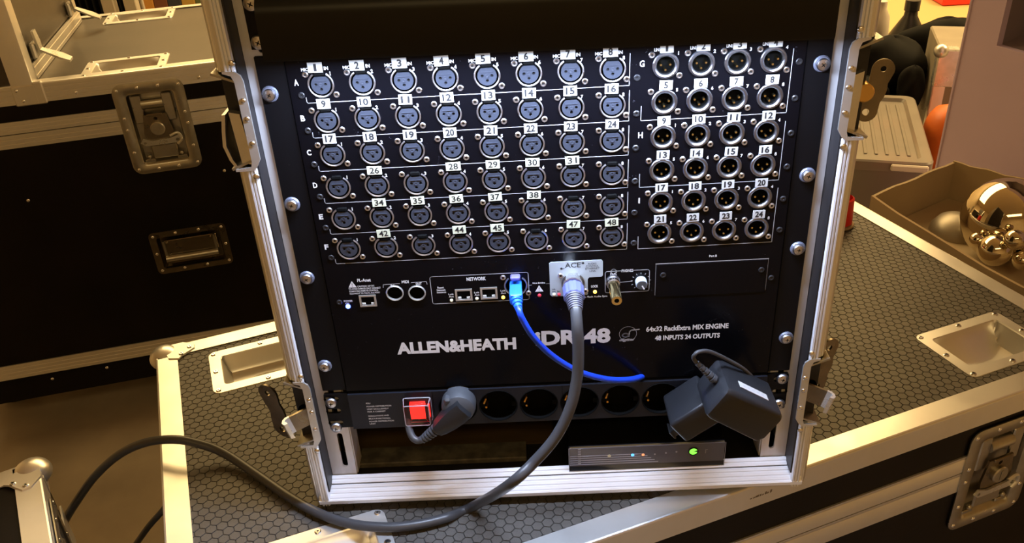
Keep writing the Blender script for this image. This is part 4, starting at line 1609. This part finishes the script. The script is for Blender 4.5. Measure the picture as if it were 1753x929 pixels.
# ================================================================== MAINS PLUG
mx, mz = ps(785, 697, -14)
plug = thing('mains_plug', 'grey angled mains plug in the first socket beside the red switch', 'plug', (mx, -4, PSZ + mz))
T = Matrix.Identity(4)
g = G()
g.lathe([(18.0, 4), (18.0, -9), (16.5, -14), (11, -18), (0.01, -18.5)], 32)
g.box(-14, -6, -16, -6, 8, 15.5, 2)
g.build('plug_head', 'greypl', plug)
g = G()
body = lambda t, w0, h0: None
d_ = Vector((-0.78, -0.10, -0.63)).normalized()
n_ = Vector((0.63, 0, -0.78)).normalized()
lo = []
for t, hw_, y0, y1 in ((-6, 10.5, -24, -8), (4, 11, -25, -9), (16, 10, -26, -11), (26, 8, -26.5, -13), (32, 6.6, -26, -14.5)):
    c = Vector((2, 0, 2)) + d_ * t
    L = []
    for a, yy in ((-1, y0), (-.6, y0 - 2), (.6, y0 - 2), (1, y0), (1, y1), (-1, y1)):
        q = c + n_ * (a * hw_)
        L.append((q.x, yy, q.z))
    lo.append(L)
g.loft(lo, None, True, True, True)
g.build('plug_body', 'blackpl', plug)
for k in range(6):
    c = Vector((2, 0, 2)) + d_ * (33 + k * 3.4)
    cc = (c.x - k * .4, -20, c.z - 0.4 * k)
    g = G()
    rr = 6.6 - k * .42
    ax = d_
    q0, q1 = Vector(cc), Vector(cc) + ax * 2.1
    g.tube([q0, q1], rr, 14)
    g.build('boot_ring', 'greypl', plug)
c = Vector((2, 0, 2)) + d_ * 30
e = Vector((2, 0, 2)) + d_ * 54
pth = spline([(c.x, -20, c.z), (e.x, -20, e.z), (e.x - 8, -19, e.z - 1), (e.x - 13, -14, e.z + 4), (e.x - 15, -6, e.z + 12), (e.x - 15, 4, e.z + 18)], 6)
G().tube(pth, 3.9, 12).build('cord', 'black_cable', plug)

# ================================================================== POWER ADAPTER
ad = thing('power_adapter', 'black wall power adapter hanging from the last socket, white sticker on top', 'power adapter', (sxs[6], -4, PSZ + SZc))
ox, oy, oz = sxs[6], -4, PSZ + SZc


def al(u, v, y):
    q = PY(u, v, y)
    return Vector((q[0] - ox, y - oy, q[2] - oz))


# plug block: turned square block held in the socket
c1 = al(1181, 700, -30)
T1 = Matrix.Translation(c1) @ Matrix.Rotation(-rad(38), 4, 'Y')
g = G().box(-20, 24, -24, 24, -15, 15, 3.5, T1, 3)
g.build('plug_block', 'blackpl', ad)
g = G().box(-31, -19, -8, 4, -14, -5, 1.5, T1, 2)
g.box(-31, -29, -9.5, 5.5, -15, -4, .6, T1)
g.build('locking_tab', 'blackpl', ad)
c2 = al(1264, 684, -62)
T2 = Matrix.Translation(c2) @ Matrix.Rotation(rad(33), 4, 'Y')
g = G()
lo = []
for x, h0, hy in ((-33, 13, 22), (-31, 17.5, 25), (-26, 19, 26), (28, 19.5, 26), (33, 16, 24), (35, 11, 20)):
    lo.append([(x, y, z) for y, z in rrect(-hy, hy, -h0, h0, 5, 3)])
g.loft(lo, T2, True, True, True)
g.build('adapter_body', 'blackpl', ad)
g = G().box(-16, 17, -12, -3, 19.3, 19.9, 0, T2)
g.build('sticker', 'sticker', ad)
g = G()
for k in range(5):
    g.box(-12 + k * 5.4, -9 + k * 5.4, -8.5, -6.5, 19.95, 20.0, 0, T2)
g.build('sticker_print', 'ink_dim', ad, smooth=0)
b0_ = T2 @ Vector((-32, -2, 8))
bd = al(1190, 618, -60)
for k in range(5):
    q0 = b0_.lerp(bd, 0.12 + .17 * k)
    q1 = b0_.lerp(bd, 0.24 + .17 * k)
    g = G().tube([q0, q1], 4.4 - k * .45, 12)
    g.build('boot_ring', 'greypl', ad)
pth = spline([b0_, bd, al(1190, 606, -62), al(1200, 601, -60), al(1216, 602, -55), al(1245, 615, -48), al(1275, 633, -42), al(1300, 660, -30), al(1318, 690, -14), al(1322, 712, 4)], 6)
G().tube(pth, 1.9, 10).build('cord', 'black_cable', ad)

# ================================================================== ROUTER ON THE CASE FLOOR
rt_z = 29.0
ry = PZ(975, 806, rt_z)[1]
pL, pR = PY(974, 790, ry), PY(1240, 780, ry)
router = thing('router', 'low black network box with lit indicator lamps on the rack floor', 'router', ((pL[0] + pR[0]) / 2, ry, 27.0))
rw = (pR[0] - pL[0]) / 2
ztop = (PY(974, 767, ry)[2] + PY(1240, 754, ry)[2]) / 2 - 27
G().box(-rw, rw, 0, 150, 1, ztop, 1.2).build('body', 'router', router)
f1 = ztop
G().box(-rw + .8, rw - .8, -1.2, 0, 9.5, f1 - 1, 0).build('front_window', 'router_face', router)
G().box(-rw + .4, rw - .4, -1.4, 0, 3, 9.4, 0).build('front_sill', 'router', router)
for k in range(5):
    G().box(-rw + 1, rw * .15 - k * 4, -1.45, -1.2, 11.5 + k * 3.0, 12.3 + k * 3.0).build('face_stripe', 'router_line', router)
g = G()
line(g, [(-rw, 2.6), (rw, 2.6), (rw, f1), (-rw, f1), (-rw, 2.6)], 0.5, -1.6)
g.build('face_trim', 'router_line', router, smooth=0)


def rl(u, v):
    q = PY(u, v, ry - 1.5)
    return q[0] - (pL[0] + pR[0]) / 2, q[2] - 27


for nm, u, v, m, r_ in (('ring_lamp', 1043, 780, 'dim_led', 1.9), ('blue_lamp', 1083, 778.5, 'cyan_led', 1.8), ('orange_lamp', 1101, 778, 'orange_led', 1.5),
                        ('dim_lamp', 1121, 777, 'router_line', 1.0), ('dim_lamp', 1140, 775, 'router_line', 1.0), ('dim_lamp', 1158, 773, 'router_line', 1.0)):
    x, z = rl(u, v)
    g = G().lathe([(r_, 0), (r_, -.3), (0.01, -.4)], 14)
    g.build('indicator_lamp', m, router, loc=(x, -1.4, z))
x, z = rl(1187, 772)
g = G()
g.lathe([(5.6, 0), (5.6, -1.2), (4.9, -1.4), (4.4, -1.0), (4.4, -.4)], 22)
g.m = 1
g.lathe([(4.4, -.5), (0.01, -.6)], 16, None, rad(20), rad(340))
g.build('power_button', ['router', 'green_led'], router, loc=(x, -1.3, z))
x, z = rl(1208, 772)
g = G(); line(g, [(x + 2, z + 2.4), (x, z + 2.4), (x, z - 2.4)], .6, -1.5); g.build('mark', 'router_line', router, smooth=0)
x, z = rl(992, 781)
g = G(); put_text(g, 'IIIIIII', -11, 11, -1.6, 1.6, 0, 0.03, T=Matrix.Translation((x, -1.55, z)) @ Matrix.Rotation(-PI / 2, 4, 'Y'))
nm_ = g.build('lettering', 'router_line', router, smooth=0)

# ================================================================== GOLD HEADPHONE ADAPTER
jz_w = jz + SBZ
gold = thing('headphone_adapter', 'gold jack adapter sticking out of the headphone socket', 'jack adapter', (jx, PF - 3, jz_w))
g = G()
g.lathe([(3.1, 6), (3.1, -1), (6.4, -1), (6.4, -4), (5.4, -5)], 20)
g.build('collar', 'bright', gold)
g = G()
g.lathe([(5.2, -4), (5.2, -31), (4.8, -32.5), (2.3, -32.5)], 24)
g.m = 1
g.lathe([(2.3, -32.5), (2.0, -24), (0.01, -24)], 16)
g.build('barrel', ['gold', 'rivet_hole'], gold)

# ================================================================== BLUE NETWORK CABLE
ex, ez = c_eth[0], c_eth[1] + SBZ
blue = thing('network_cable', 'blue network cable plugged into the locking socket, looping down the panel', 'cable', (ex, PF, ez))


def lb(u, v, y):
    q = PY(u, v, y)
    return (q[0] - ex, y - PF, q[2] - ez)


g = G()
g.loft([[(x, y, z) for x, z in rrect(-w_, w_, z0_, z1_, 1.2, 2)] for w_, z0_, z1_, y in ((5.8, -6, 4.5, 6), (5.8, -6, 4.5, -12), (6.2, -7, 4, -13), (6.2, -7.2, 3.6, -21), (5.0, -8, 2.6, -23))], None, True, True, True)
g.build('plug', 'blue_plug', blue)
a_ = Vector((0.2, -21, -2.5))
b_ = Vector(lb(889, 533, -38))
for k in range(4):
    q0, q1 = a_.lerp(b_, k * .25), a_.lerp(b_, k * .25 + .19)
    rr = 5.6 - k * .7
    G().tube([q0, q1], [rr, rr - .3], 12).build('boot_ring', 'blue_plug', blue)
pth = [tuple(a_), lb(889, 533, -38), lb(897, 551, -40), lb(912, 575, -40), lb(935, 600, -38), lb(965, 622, -36), lb(1000, 639, -34), lb(1040, 649, -28), lb(1072, 650, -18), lb(1094, 646, -6), lb(1104, 641, 6)]
G().tube(spline(pth, 7), 3.0, 12).build('cord', 'blue_cable', blue)

# ================================================================== GREY-BLACK CABLE
kx_, kz_ = c_ace[0], c_ace[1] + SBZ
grey = thing('link_cable', 'thick black cable with silver connector, drooping to the case top and off to the left', 'cable', (kx_, PF, kz_))


def lg(q):
    return (q[0] - kx_, q[1] - PF, q[2] - kz_)


a0_ = Vector((0, 2, 0))
a1_ = Vector(lg(PY(981, 492, -30)))
a2_ = Vector(lg(PY(983, 509, -44)))
a3_ = Vector(lg(PY(986, 532, -60)))
g = G()
g.tube([a0_, a0_.lerp(a1_, .3), a0_.lerp(a1_, .32), a0_.lerp(a1_, .75), a1_], [9.2, 9.2, 8.6, 9.6, 9.4], 22)
g.build('connector_shell', 'bright', grey)
G().box(-4.6, 4.6, -13, 0, 8, 12, 1.6, None, 2).build('release_tab', 'bright', grey)
g = G()
loops = []
t_ = (a2_ - a1_).normalized()
up_ = Vector((1, 0, 0)); bn_ = t_.cross(up_).normalized()
for q, rr in ((a1_, 9.2), (a1_ + t_ * 2, 10.2), (a2_, 9.8), (a2_ + t_ * 1, 8.8)):
    loops.append([tuple(q + (up_ * math.cos(2 * PI * j / 48) + bn_ * math.sin(2 * PI * j / 48)) * (rr - (0.5 if j % 4 < 2 else 0))) for j in range(48)])
g.loft(loops, None, True, True, True)
g.build('ferrule', 'ferrule', grey)
for k in range(7):
    q0, q1 = a2_.lerp(a3_, k / 7), a2_.lerp(a3_, k / 7 + .095)
    rr = 8.6 - k * .36
    G().tube([q0, q1], [rr, rr - .2], 18).build('boot_ring', 'boot', grey)
G().tube([a2_, a3_], [7.4, 5.4], 14).build('boot_core', 'boot', grey)
RC = 5.3
pth = [tuple(a2_.lerp(a3_, .6)), tuple(a3_), lg(PY(988, 560, -70)), lg(PY(990, 600, -76)), lg(PY(988, 645, -82)), lg(PY(977, 695, -90)), lg(PY(953, 745, -98)),
       lg(PY(915, 790, -106)), lg(PY(868, 832, -112)), lg(PZ(810, 866, 9)), lg(PZ(760, 887, 7)), lg(PZ(705, 899, 7.6)), lg(PZ(655, 902, 7.6)), lg(PZ(600, 896, 7.6)), lg(PZ(550, 880, 7.6)),
       lg(PZ(500, 853, 7.6)), lg(PZ(440, 812, 7)), lg(PZ(385, 776, 12)), lg(PZ(340, 759, 22)), lg(PZ(298, 752, 28)), lg(PZ(250, 757, 20)), lg(PZ(205, 777, 0)),
       lg(PZ(165, 812, -30)), lg(PZ(135, 852, -70)), lg(PZ(110, 893, -120)), lg(PZ(95, 930, -200))]
G().tube(spline(pth, 8), RC, 14).build('cord', 'black_cable', grey)
# white print on the jacket is worn off; second cable between the cases
p0_ = PZ(292, 858, -150)
cab2 = thing('power_cable', 'thin black cable coming out below the edge strip of the hexagon case', 'cable', (p0_[0], p0_[1], FLOOR))
q = [PZ(300, 846, -150), PZ(278, 874, -160), PZ(255, 900, -180), PZ(232, 932, -220), PZ(200, 975, -300), PZ(170, 1010, -493), PZ(120, 1040, -494)]
G().tube(spline([(c_[0] - p0_[0], c_[1] - p0_[1], c_[2] - FLOOR) for c_ in q], 7), 4.5, 12).build('cord', 'black_cable', cab2)

# ================================================================== RED CUP BEHIND THE RACK
q = PZ(1444, 386, 0)
cup = thing('red_cup', 'small red plastic cup with a pale foot behind the right edge of the rack', 'cup', (q[0] - 8, q[1] + 4, 1.0))
G().lathe([(17, -52), (20, -50), (22, -6), (19, -3)], 24, Matrix.Rotation(-PI / 2, 4, 'X')).build('cup_body', 'red', cup)
G().lathe([(0.01, -4), (25, -4), (26, -2), (25, 0), (0.01, 0)], 24, Matrix.Rotation(-PI / 2, 4, 'X')).build('cup_foot', 'card', cup)

# ================================================================== CARDBOARD BOX WITH CHROME BALLS
crd = [(814, 437), (1054, 485), (1099, 366), (1105, -80), (808, -80)]
ctr = HX.wor(960, 180, 0)
cbox = thing('cardboard_box', 'open brown cardboard box holding shiny balls beside the hexagon case', 'box', (ctr[0], ctr[1], FLOOR), HX.yaw)


def cwall(p, q, z0, z1, m, name, th=5.0, dz=0.0):
    p, q = Vector((p[0] - 960, p[1] - 180, 0)), Vector((q[0] - 960, q[1] - 180, 0))
    d = (q - p).normalized()
    n = Vector((d.y, -d.x, 0)) * th
    g = G()
    N = 8
    lo = []
    for k in range(N + 1):
        c = p.lerp(q, k / N)
        top = z1 + math.sin(k * 1.7 + p.x * .01) * 1.6 - dz * 4 * (k / N) * (1 - k / N)
        lo.append([(c.x, c.y, z0 - FLOOR), (c.x, c.y, top - FLOOR), (c.x + n.x, c.y + n.y, top - FLOOR), (c.x + n.x, c.y + n.y, z0 - FLOOR)])
    g.loft(lo, None, True, True, True)
    return g.build(name, m, cbox)


for k in range(5):
    cwall(crd[k], crd[(k + 1) % 5], FLOOR + 1, 0, 'card' if k == 4 else 'card_in', 'box_wall', 5.0, 14 if k == 4 else 0)
g = G().add([(a - 960, b - 180, -76 - FLOOR) for a, b in [(816, 430), (1050, 478), (1094, 366), (1100, -76), (812, -76)]], [(0, 1, 2, 3, 4)])
g.add([(a - 960, b - 180, -88 - FLOOR) for a, b in [(816, 430), (1050, 478), (1094, 366), (1100, -76), (812, -76)]], [(4, 3, 2, 1, 0)])
g.build('inner_flap', 'card_in', cbox)


def ball(u, v, zc, r, label, grp=None, nm='chrome_ball'):
    w_ = HX.wor(*HX.ontop(u, v, zc))
    g = G()
    g.sphere((0, 0, 0), r, 36, 22)
    o = g.build(nm, 'chrome', None, 60, tuple(w_))
    tag(o, label, 'ball', grp)
    return o


SUPZ = -76.0
BIG = HX.wor(*HX.ontop(1722, 376, SUPZ + 71))
ball(1722, 376, SUPZ + 71, 71, 'largest chrome ball, in the cardboard box')
placed = [(BIG, 71)]
for k, (u, v, r, lab) in enumerate(((1672, 410, 12, 'tiny chrome ball at the far left of the largest ball'), (1686, 396, 14, 'small chrome ball overlapping the left of the largest ball'),
                                    (1703, 428, 26, 'medium chrome ball just below the largest ball'), (1737, 410, 16, 'small chrome ball at the lower right of the largest ball'),
                                    (1750, 446, 16, 'small chrome ball at the right edge of the picture'), (1747, 388, 12, 'tiny chrome ball on the right flank of the largest ball'))):
    zc = SUPZ + r
    while zc < 40:
        w_ = HX.wor(*HX.ontop(u, v, zc))
        if all(np.linalg.norm(w_ - c) >= r + R_ + .3 for c, R_ in placed):
            break
        zc += 1.0
    placed.append((w_, r))
    ball(u, v, zc, r, lab, 'small chrome balls in the cardboard box')
w_ = HX.wor(*HX.ontop(1640, 388, -66))
dome = G()
dome.lathe([(0.01, -34), (18, -32), (36, -24), (46, -10), (48, 0), (44, 0)], 28, Matrix.Rotation(-PI / 2, 4, 'X'))
o = dome.build('metal_dome', mat('satin_grey_metal', (0.42, 0.38, 0.32), 0.6, 0.45), None, 50, (w_[0], w_[1], SUPZ))
tag(o, 'grey satin metal dome lying in the left end of the cardboard box', 'dome')

# ================================================================== MAUVE CABINET AT THE RIGHT
LKo = HX.wor(1150, 0, 0)
LK = Frame(HX.yaw - 90, (LKo[0], LKo[1], 0))
e0 = LK.onface(1633, 140)
lock = thing('cabinet', 'tall mauve grey cabinet with a recess at the right edge', 'cabinet', (LKo[0], LKo[1], FLOOR), LK.yaw)
rc = LK.onface(1706, 78)
rc2 = LK.onface(1721, 0)
lx0 = e0[0]
rx0 = rc[0]
g = G()
g.plate([(lx0, 0), (lx0 + 900, 0), (lx0 + 900, 1500), (lx0, 1500)], [[(rx0, rc[2] - FLOOR), (rx0 + 380, rc[2] - FLOOR), (rx0 + 380, rc[2] - FLOOR + 420), (rx0, rc[2] - FLOOR + 420)]], 0, 14)
g.build('front_panel', 'mauve', lock)
g = G()
z0r = rc[2] - FLOOR
g.loft([[(rx0, 14, z0r), (rx0 + 380, 14, z0r), (rx0 + 380, 14, z0r + 420), (rx0, 14, z0r + 420)], [(rx0 + 4, 60, z0r + 14), (rx0 + 376, 60, z0r + 14), (rx0 + 376, 60, z0r + 416), (rx0 + 4, 60, z0r + 416)]], None, True, False, True)
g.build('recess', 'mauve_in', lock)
g = G().box(lx0, lx0 + 900, 14, 420, 0, 1500)
g = G()
g.box(lx0, lx0 + 12, 14, 420, 0, 1500)
g.box(lx0 + 888, lx0 + 900, 14, 420, 0, 1500)
g.box(lx0 + 12, lx0 + 888, 408, 420, 0, 1500)
g.box(lx0 + 12, lx0 + 888, 14, 408, 1488, 1500)
g.box(lx0 + 12, lx0 + 888, 14, 408, 0, 12)
g.build('carcass', 'mauve', lock)
G().box(lx0 - 1.5, lx0 + 5, -2.0, 10, 0, 1500, 1.5).build('edge_bead', 'mauve', lock)

# ================================================================== CLOUDY PLASTIC TUB
ZT = -150.0
FR, FL, BR = HX.ontop(1601, 281, ZT)[:2], HX.ontop(1463, 266, ZT)[:2], HX.ontop(1566, 164, ZT)[:2]
sd = Vector(BR - FR).normalized()
ed = Vector((-sd.y, sd.x))
dep = Vector(BR - FR).length
Wt = 420.0
yaw_t = HX.yaw + math.degrees(math.atan2(-ed.y, -ed.x))
fr_w = HX.wor(FR[0], FR[1], FLOOR)
tub = thing('plastic_tub', 'cloudy plastic storage tub with a pale ribbed lid behind the rack', 'storage tub', tuple(fr_w), yaw_t)
g = G()
hT = ZT - FLOOR
lo = [rrect(-Wt + 40, -40, 40, dep - 40, 20, 4), rrect(-Wt + 12, -12, 12, dep - 12, 24, 4), rrect(-Wt + 16, -16, 16, dep - 16, 22, 4), rrect(-Wt + 44, -44, 44, dep - 44, 18, 4)]
g.loft([[(x, y, z) for x, y in L] for L, z in zip(lo, (0, hT - 26, hT - 26, 4))], None, True, False, True)
g.loft([[(x, y, 0) for x, y in lo[0]]] * 2, None, True, True, False)
g.build('tub_body', 'cloudy', tub)
g = G()
lo = [rrect(-Wt, 0, 0, dep, 26, 4), rrect(-Wt, 0, 0, dep, 26, 4), rrect(-Wt + 4, -4, 4, dep - 4, 24, 4), rrect(-Wt + 26, -26, 26, dep - 26, 16, 4), rrect(-Wt + 32, -32, 32, dep - 32, 14, 4)]
g.loft([[(x, y, z) for x, y in L] for L, z in zip(lo, (hT - 26, hT - 4, hT, hT, hT - 9))], None, True, False, True)
g.build('tub_lid', 'cloudy', tub)
for k in range(14):
    xk = -Wt + 50 + k * (Wt - 100) / 13
    G().box(xk - 4, xk + 4, 60, dep - 60, hT - 9, hT - 6.5, 1).build('lid_rib', 'cloudy', tub)
G().box(-95, -12, -7, 3, hT - 22, hT - 6, 3).build('lid_clip', 'white', tub)
cols = ((0.4, 0.05, 0.04), (0.05, 0.2, 0.1), (0.4, 0.3, 0.05), (0.1, 0.1, 0.12), (0.35, 0.12, 0.05), (0.2, 0.2, 0.22))
for k in range(9):
    cx_ = -70 - (k % 3) * 125
    cy_ = 90 + (k // 3) * max(60, (dep - 220) / 2)
    G().box(cx_ - 45, cx_ + 45, cy_ - 40, cy_ + 40, 6, hT - 60 - 18 * (k % 4), 6).build('contents', mat('packed_goods_%d' % k, cols[k % 6], 0, 0.5), tub)

# ================================================================== FAR CLUTTER AT THE TOP RIGHT


def at_dist(u, v, t):
    d = ray(u, v)
    return CC + d / np.linalg.norm(d) * t


def lumpy(name, c, rx, ry, rz, seed, m, amp=0.22, nu=28, nv=16):
    rnd = np.random.RandomState(seed)
    ph = rnd.rand(6) * 6.28
    g = G()
    loops = []
    for i in range(nv + 1):
        th = PI * i / nv
        L = []
        for j in range(nu):
            f_ = 2 * PI * j / nu
            k = 1 + amp * (math.sin(2 * f_ + ph[0]) * math.sin(th * 2 + ph[1]) + .6 * math.sin(3 * f_ + ph[2] + th * 3) + .45 * math.sin(5 * f_ + ph[3]) * math.sin(4 * th + ph[4]) * math.sin(th))
            L.append((rx * k * math.sin(th) * math.cos(f_), ry * k * math.sin(th) * math.sin(f_), max(rz * (1 + math.cos(th) * (1 + .2 * (k - 1))), 0)))
        loops.append(L)
    g.loft(loops)
    return g.build(name, m, None, 60, c)


# bench behind the tub; frame of the tub
TB_ = Frame(yaw_t, (fr_w[0], fr_w[1], 0))
yb_ = dep + 40
BZ = TB_.onface(1560, 196, yb_ + 60)[2]
xg = TB_.onface(1611, 84, yb_ + 60)[0]
SH = TB_.wor(0, yb_, FLOOR)
bench = thing('bench', 'dark low bench under the heap of black bags', 'bench', tuple(SH), yaw_t)
G().box(-620, xg - 30, 0, 620, BZ - FLOOR - 30, BZ - FLOOR, 4).build('bench_top', 'laminate', bench)
for a in (-580, xg - 70):
    for b in (40, 580):
        G().box(a - 25, a + 25, b - 25, b + 25, 0, BZ - FLOOR - 30).build('leg', 'laminate', bench)


def on_bench(u, v, b):
    """foot on the bench under a photo point on the upright plane b behind the tub, and the height up to that point"""
    p = TB_.onface(u, v, yb_ + b)
    w_ = TB_.wor(p[0], yb_ + b, 0)
    return (w_[0], w_[1], BZ + 0.5), p[2] - BZ


for (u, v, b, rx, ry, sd_, lab) in ((1530, 62, 250, 112, 95, 3, 'wide heap of crumpled black cloth behind the tub'),
                                    (1490, 130, 95, 60, 42, 8, 'small crumpled black bag just behind the right edge of the rack'),
                                    (1566, 112, 95, 38, 36, 11, 'small black bag leaning on the grey metal case'),
                                    (1632, 30, 440, 150, 80, 5, 'tall black cloth bag beside the mauve cabinet')):
    c_, h_ = on_bench(u, v, b)
    o = lumpy('black_bag', c_, rx, ry, h_ / 2, sd_, 'blackcloth', 0.16)
    tag(o, lab, 'bag', 'black bags on the bench')
UPX = Matrix.Rotation(-PI / 2, 4, 'X')
c_, h_ = on_bench(1563, 4, 560)
g = G()
g.lathe([(0.01, -h_ - 8), (24, -h_ - 8), (24, -h_ + 26), (20, -h_ + 28), (22, -h_ + 44), (60, -h_ + 110), (62, -2), (0.01, 0)], 24, UPX)
o = g.build('black_flask', 'blackpl', None, 40, c_)
tag(o, 'black flask with a wide cap rising above the bags', 'flask')
c_, h_ = on_bench(1511, 2, 480)
g = G()
g.lathe([(0.01, -h_), (16, -h_), (17, -h_ + 24), (30, -h_ + 50), (34, -h_ + 110), (32, 0), (0.01, 0)], 20, UPX)
o = g.build('white_bottle', 'white', None, 50, c_)
tag(o, 'off-white plastic bottle standing behind the right edge of the rack', 'bottle')
# grey case corner
p = TB_.onface(1611, 84, yb_ + 60)
gw = TB_.wor(p[0], yb_ + 60, 0)
gcase = thing('grey_case', 'grey metal case with a ball corner, mostly hidden by the mauve cabinet', 'case', (gw[0], gw[1], FLOOR), yaw_t)
hz_ = p[2] - FLOOR
G().box(0, 300, 0, 260, 1, hz_ - 2, 4).build('body', 'greycase', gcase)
g = G(); g.box(-3, 30, -3, 0, 1, hz_ - 60); g.box(-3, 0, -3, 30, 1, hz_ - 60); g.build('corner_extrusion', 'alu', gcase)
G().box(-5, 52, -5, 40, hz_ - 110, hz_, 4).build('corner_bracket', 'steel', gcase)
G().sphere((2, 2, hz_ - 6), 20, 20, 12).build('corner_ball', 'steel', gcase)
# orange bag on the floor, to the right of the tub
q = TB_.ontop(1622, 208, -160)
ow = TB_.wor(68, q[1] + 20, 0)
hq = q[2] - FLOOR
g = G()
L = []
for k in range(24):
    t = k / 23
    zz = t * (hq + 42)
    rr = 56 + 8 * math.sin(t * PI * 2.0 + 1) if t < .8 else 54 * math.sqrt(max(0, 1 - ((t - .8) / .2) ** 2)) + .1
    L.append([(rr * math.cos(2 * PI * j / 24) * 1.0, rr * math.sin(2 * PI * j / 24) * 1.25, zz) for j in range(24)])
g.loft(L, None, True, True, True)
o = g.build('orange_bag', 'orange', None, 60, (ow[0], ow[1], FLOOR))
o.rotation_euler = (0, 0, rad(yaw_t))
tag(o, 'round orange vinyl bag between the tub and the mauve cabinet', 'bag')
# low table with a pale yellow top behind the bags, a red box on it
ZTB = -270.0
q = HX.ontop(1590, 50, ZTB)
tw = HX.wor(q[0], q[1], 0)
table = thing('table', 'low far table with a brightly lit pale yellow top', 'table', (tw[0], tw[1], FLOOR), HX.yaw)
tz = ZTB - FLOOR
G().box(-700, 900, 0, 1000, tz - 30, tz, 4).build('tabletop', 'yellow', table)
for a in (-650, 850):
    for b in (40, 950):
        G().box(a - 25, a + 25, b - 25, b + 25, 0, tz - 30).build('leg', 'post', table)
q = HX.ontop(1652, 9, ZTB)
rw_ = HX.wor(q[0], q[1], 0)
o = G().box(-95, 300, 0, 180, 0, 60, 5).build('red_box', 'red', None, 35, (rw_[0], rw_[1], ZTB + 0.5))
o.rotation_euler = (0, 0, rad(HX.yaw - 22))
tag(o, 'flat red box on the pale yellow table', 'box')

# ================================================================== FAR SHELF AND STAND POSTS AT THE TOP LEFT
shelf = thing('shelf_rack', 'far shelf rack behind the trunk', 'shelf', (PY(300, 5, 3600)[0], 3600, FLOOR))
sxw = 0
zc_ = PY(300, 6, 3600)[2] - FLOOR
G().box(-700, 700, 0, 500, zc_ - 190, zc_ - 160).build('shelf_board', 'laminate', shelf)
for a in (-690, 690):
    G().box(a - 20, a + 20, 0, 40, 0, zc_ + 700).build('upright', 'post', shelf)
    G().box(a - 20, a + 20, 460, 500, 0, zc_ + 700).build('upright', 'post', shelf)
hues = ((0.55, 0.26, 0.05), (0.16, 0.06, 0.03), (0.03, 0.04, 0.06), (0.45, 0.28, 0.06), (0.10, 0.12, 0.05), (0.06, 0.05, 0.04))
names = ('orange brown', 'dark red brown', 'near black', 'ochre', 'olive', 'dark grey')
for k in range(6):
    x = PY(248 + k * 24, 6, 3620)[0]
    o = G().box(-34, 34, 0, 200, 0, 260 + 20 * (k % 3), 4).build('storage_box', mat('storage_box_%d' % k, hues[k], 0, 0.5), None, 35, (x, 3640, FLOOR + zc_ - 159.5))
    tag(o, names[k] + ' box on the far shelf behind the trunk', 'box', 'boxes on the far shelf')
for k, (u, lab) in enumerate(((184, 'left grey stand post behind the trunk'), (222, 'right grey stand post behind the trunk'))):
    q = PY(u, 8, 3000)
    o = thing('stand_post', lab, 'post', (q[0], 3000, FLOOR), 0, 'stand posts behind the trunk')
    G().box(-26, 26, 0, 40, 8, 1300, 3).build('post', 'post', o)
    G().box(-34, 34, -70, 110, 0, 8, 2).build('foot_plate', 'post', o)

# dark curtain behind the posts, added to keep the far background black
q0, q1 = PY(96, 8, 3150), PY(238, 8, 3150)
cur = thing('backdrop', 'black curtain added to darken the view behind the stand posts', 'backdrop', ((q0[0] + q1[0]) / 2, 3150, FLOOR))
wc = (q1[0] - q0[0]) / 2
g = G()
N = 60
top = [(-wc + 2 * wc * k / N, 14 * math.sin(k * 1.3), ) for k in range(N + 1)]
g.loft([[(x, y * s_, z) for x, y in top] for z, s_ in ((2, 1.3), (600, 1.1), (1150, 0.8))], None, closed=False)
g.loft([[(x, y * s_ + 4, z) for x, y in top] for z, s_ in ((2, 1.3), (600, 1.1), (1150, 0.8))], None, closed=False)
g.build('backdrop_cloth', 'blackcloth', cur)
G().tube([(-wc - 20, 2, 1152), (wc + 20, 2, 1152)], 9, 10).build('rail', 'post', cur)
for s_ in (-1, 1):
    G().tube([(s_ * (wc + 14), 2, 0), (s_ * (wc + 14), 2, 1152)], 8, 10).build('stand', 'post', cur)
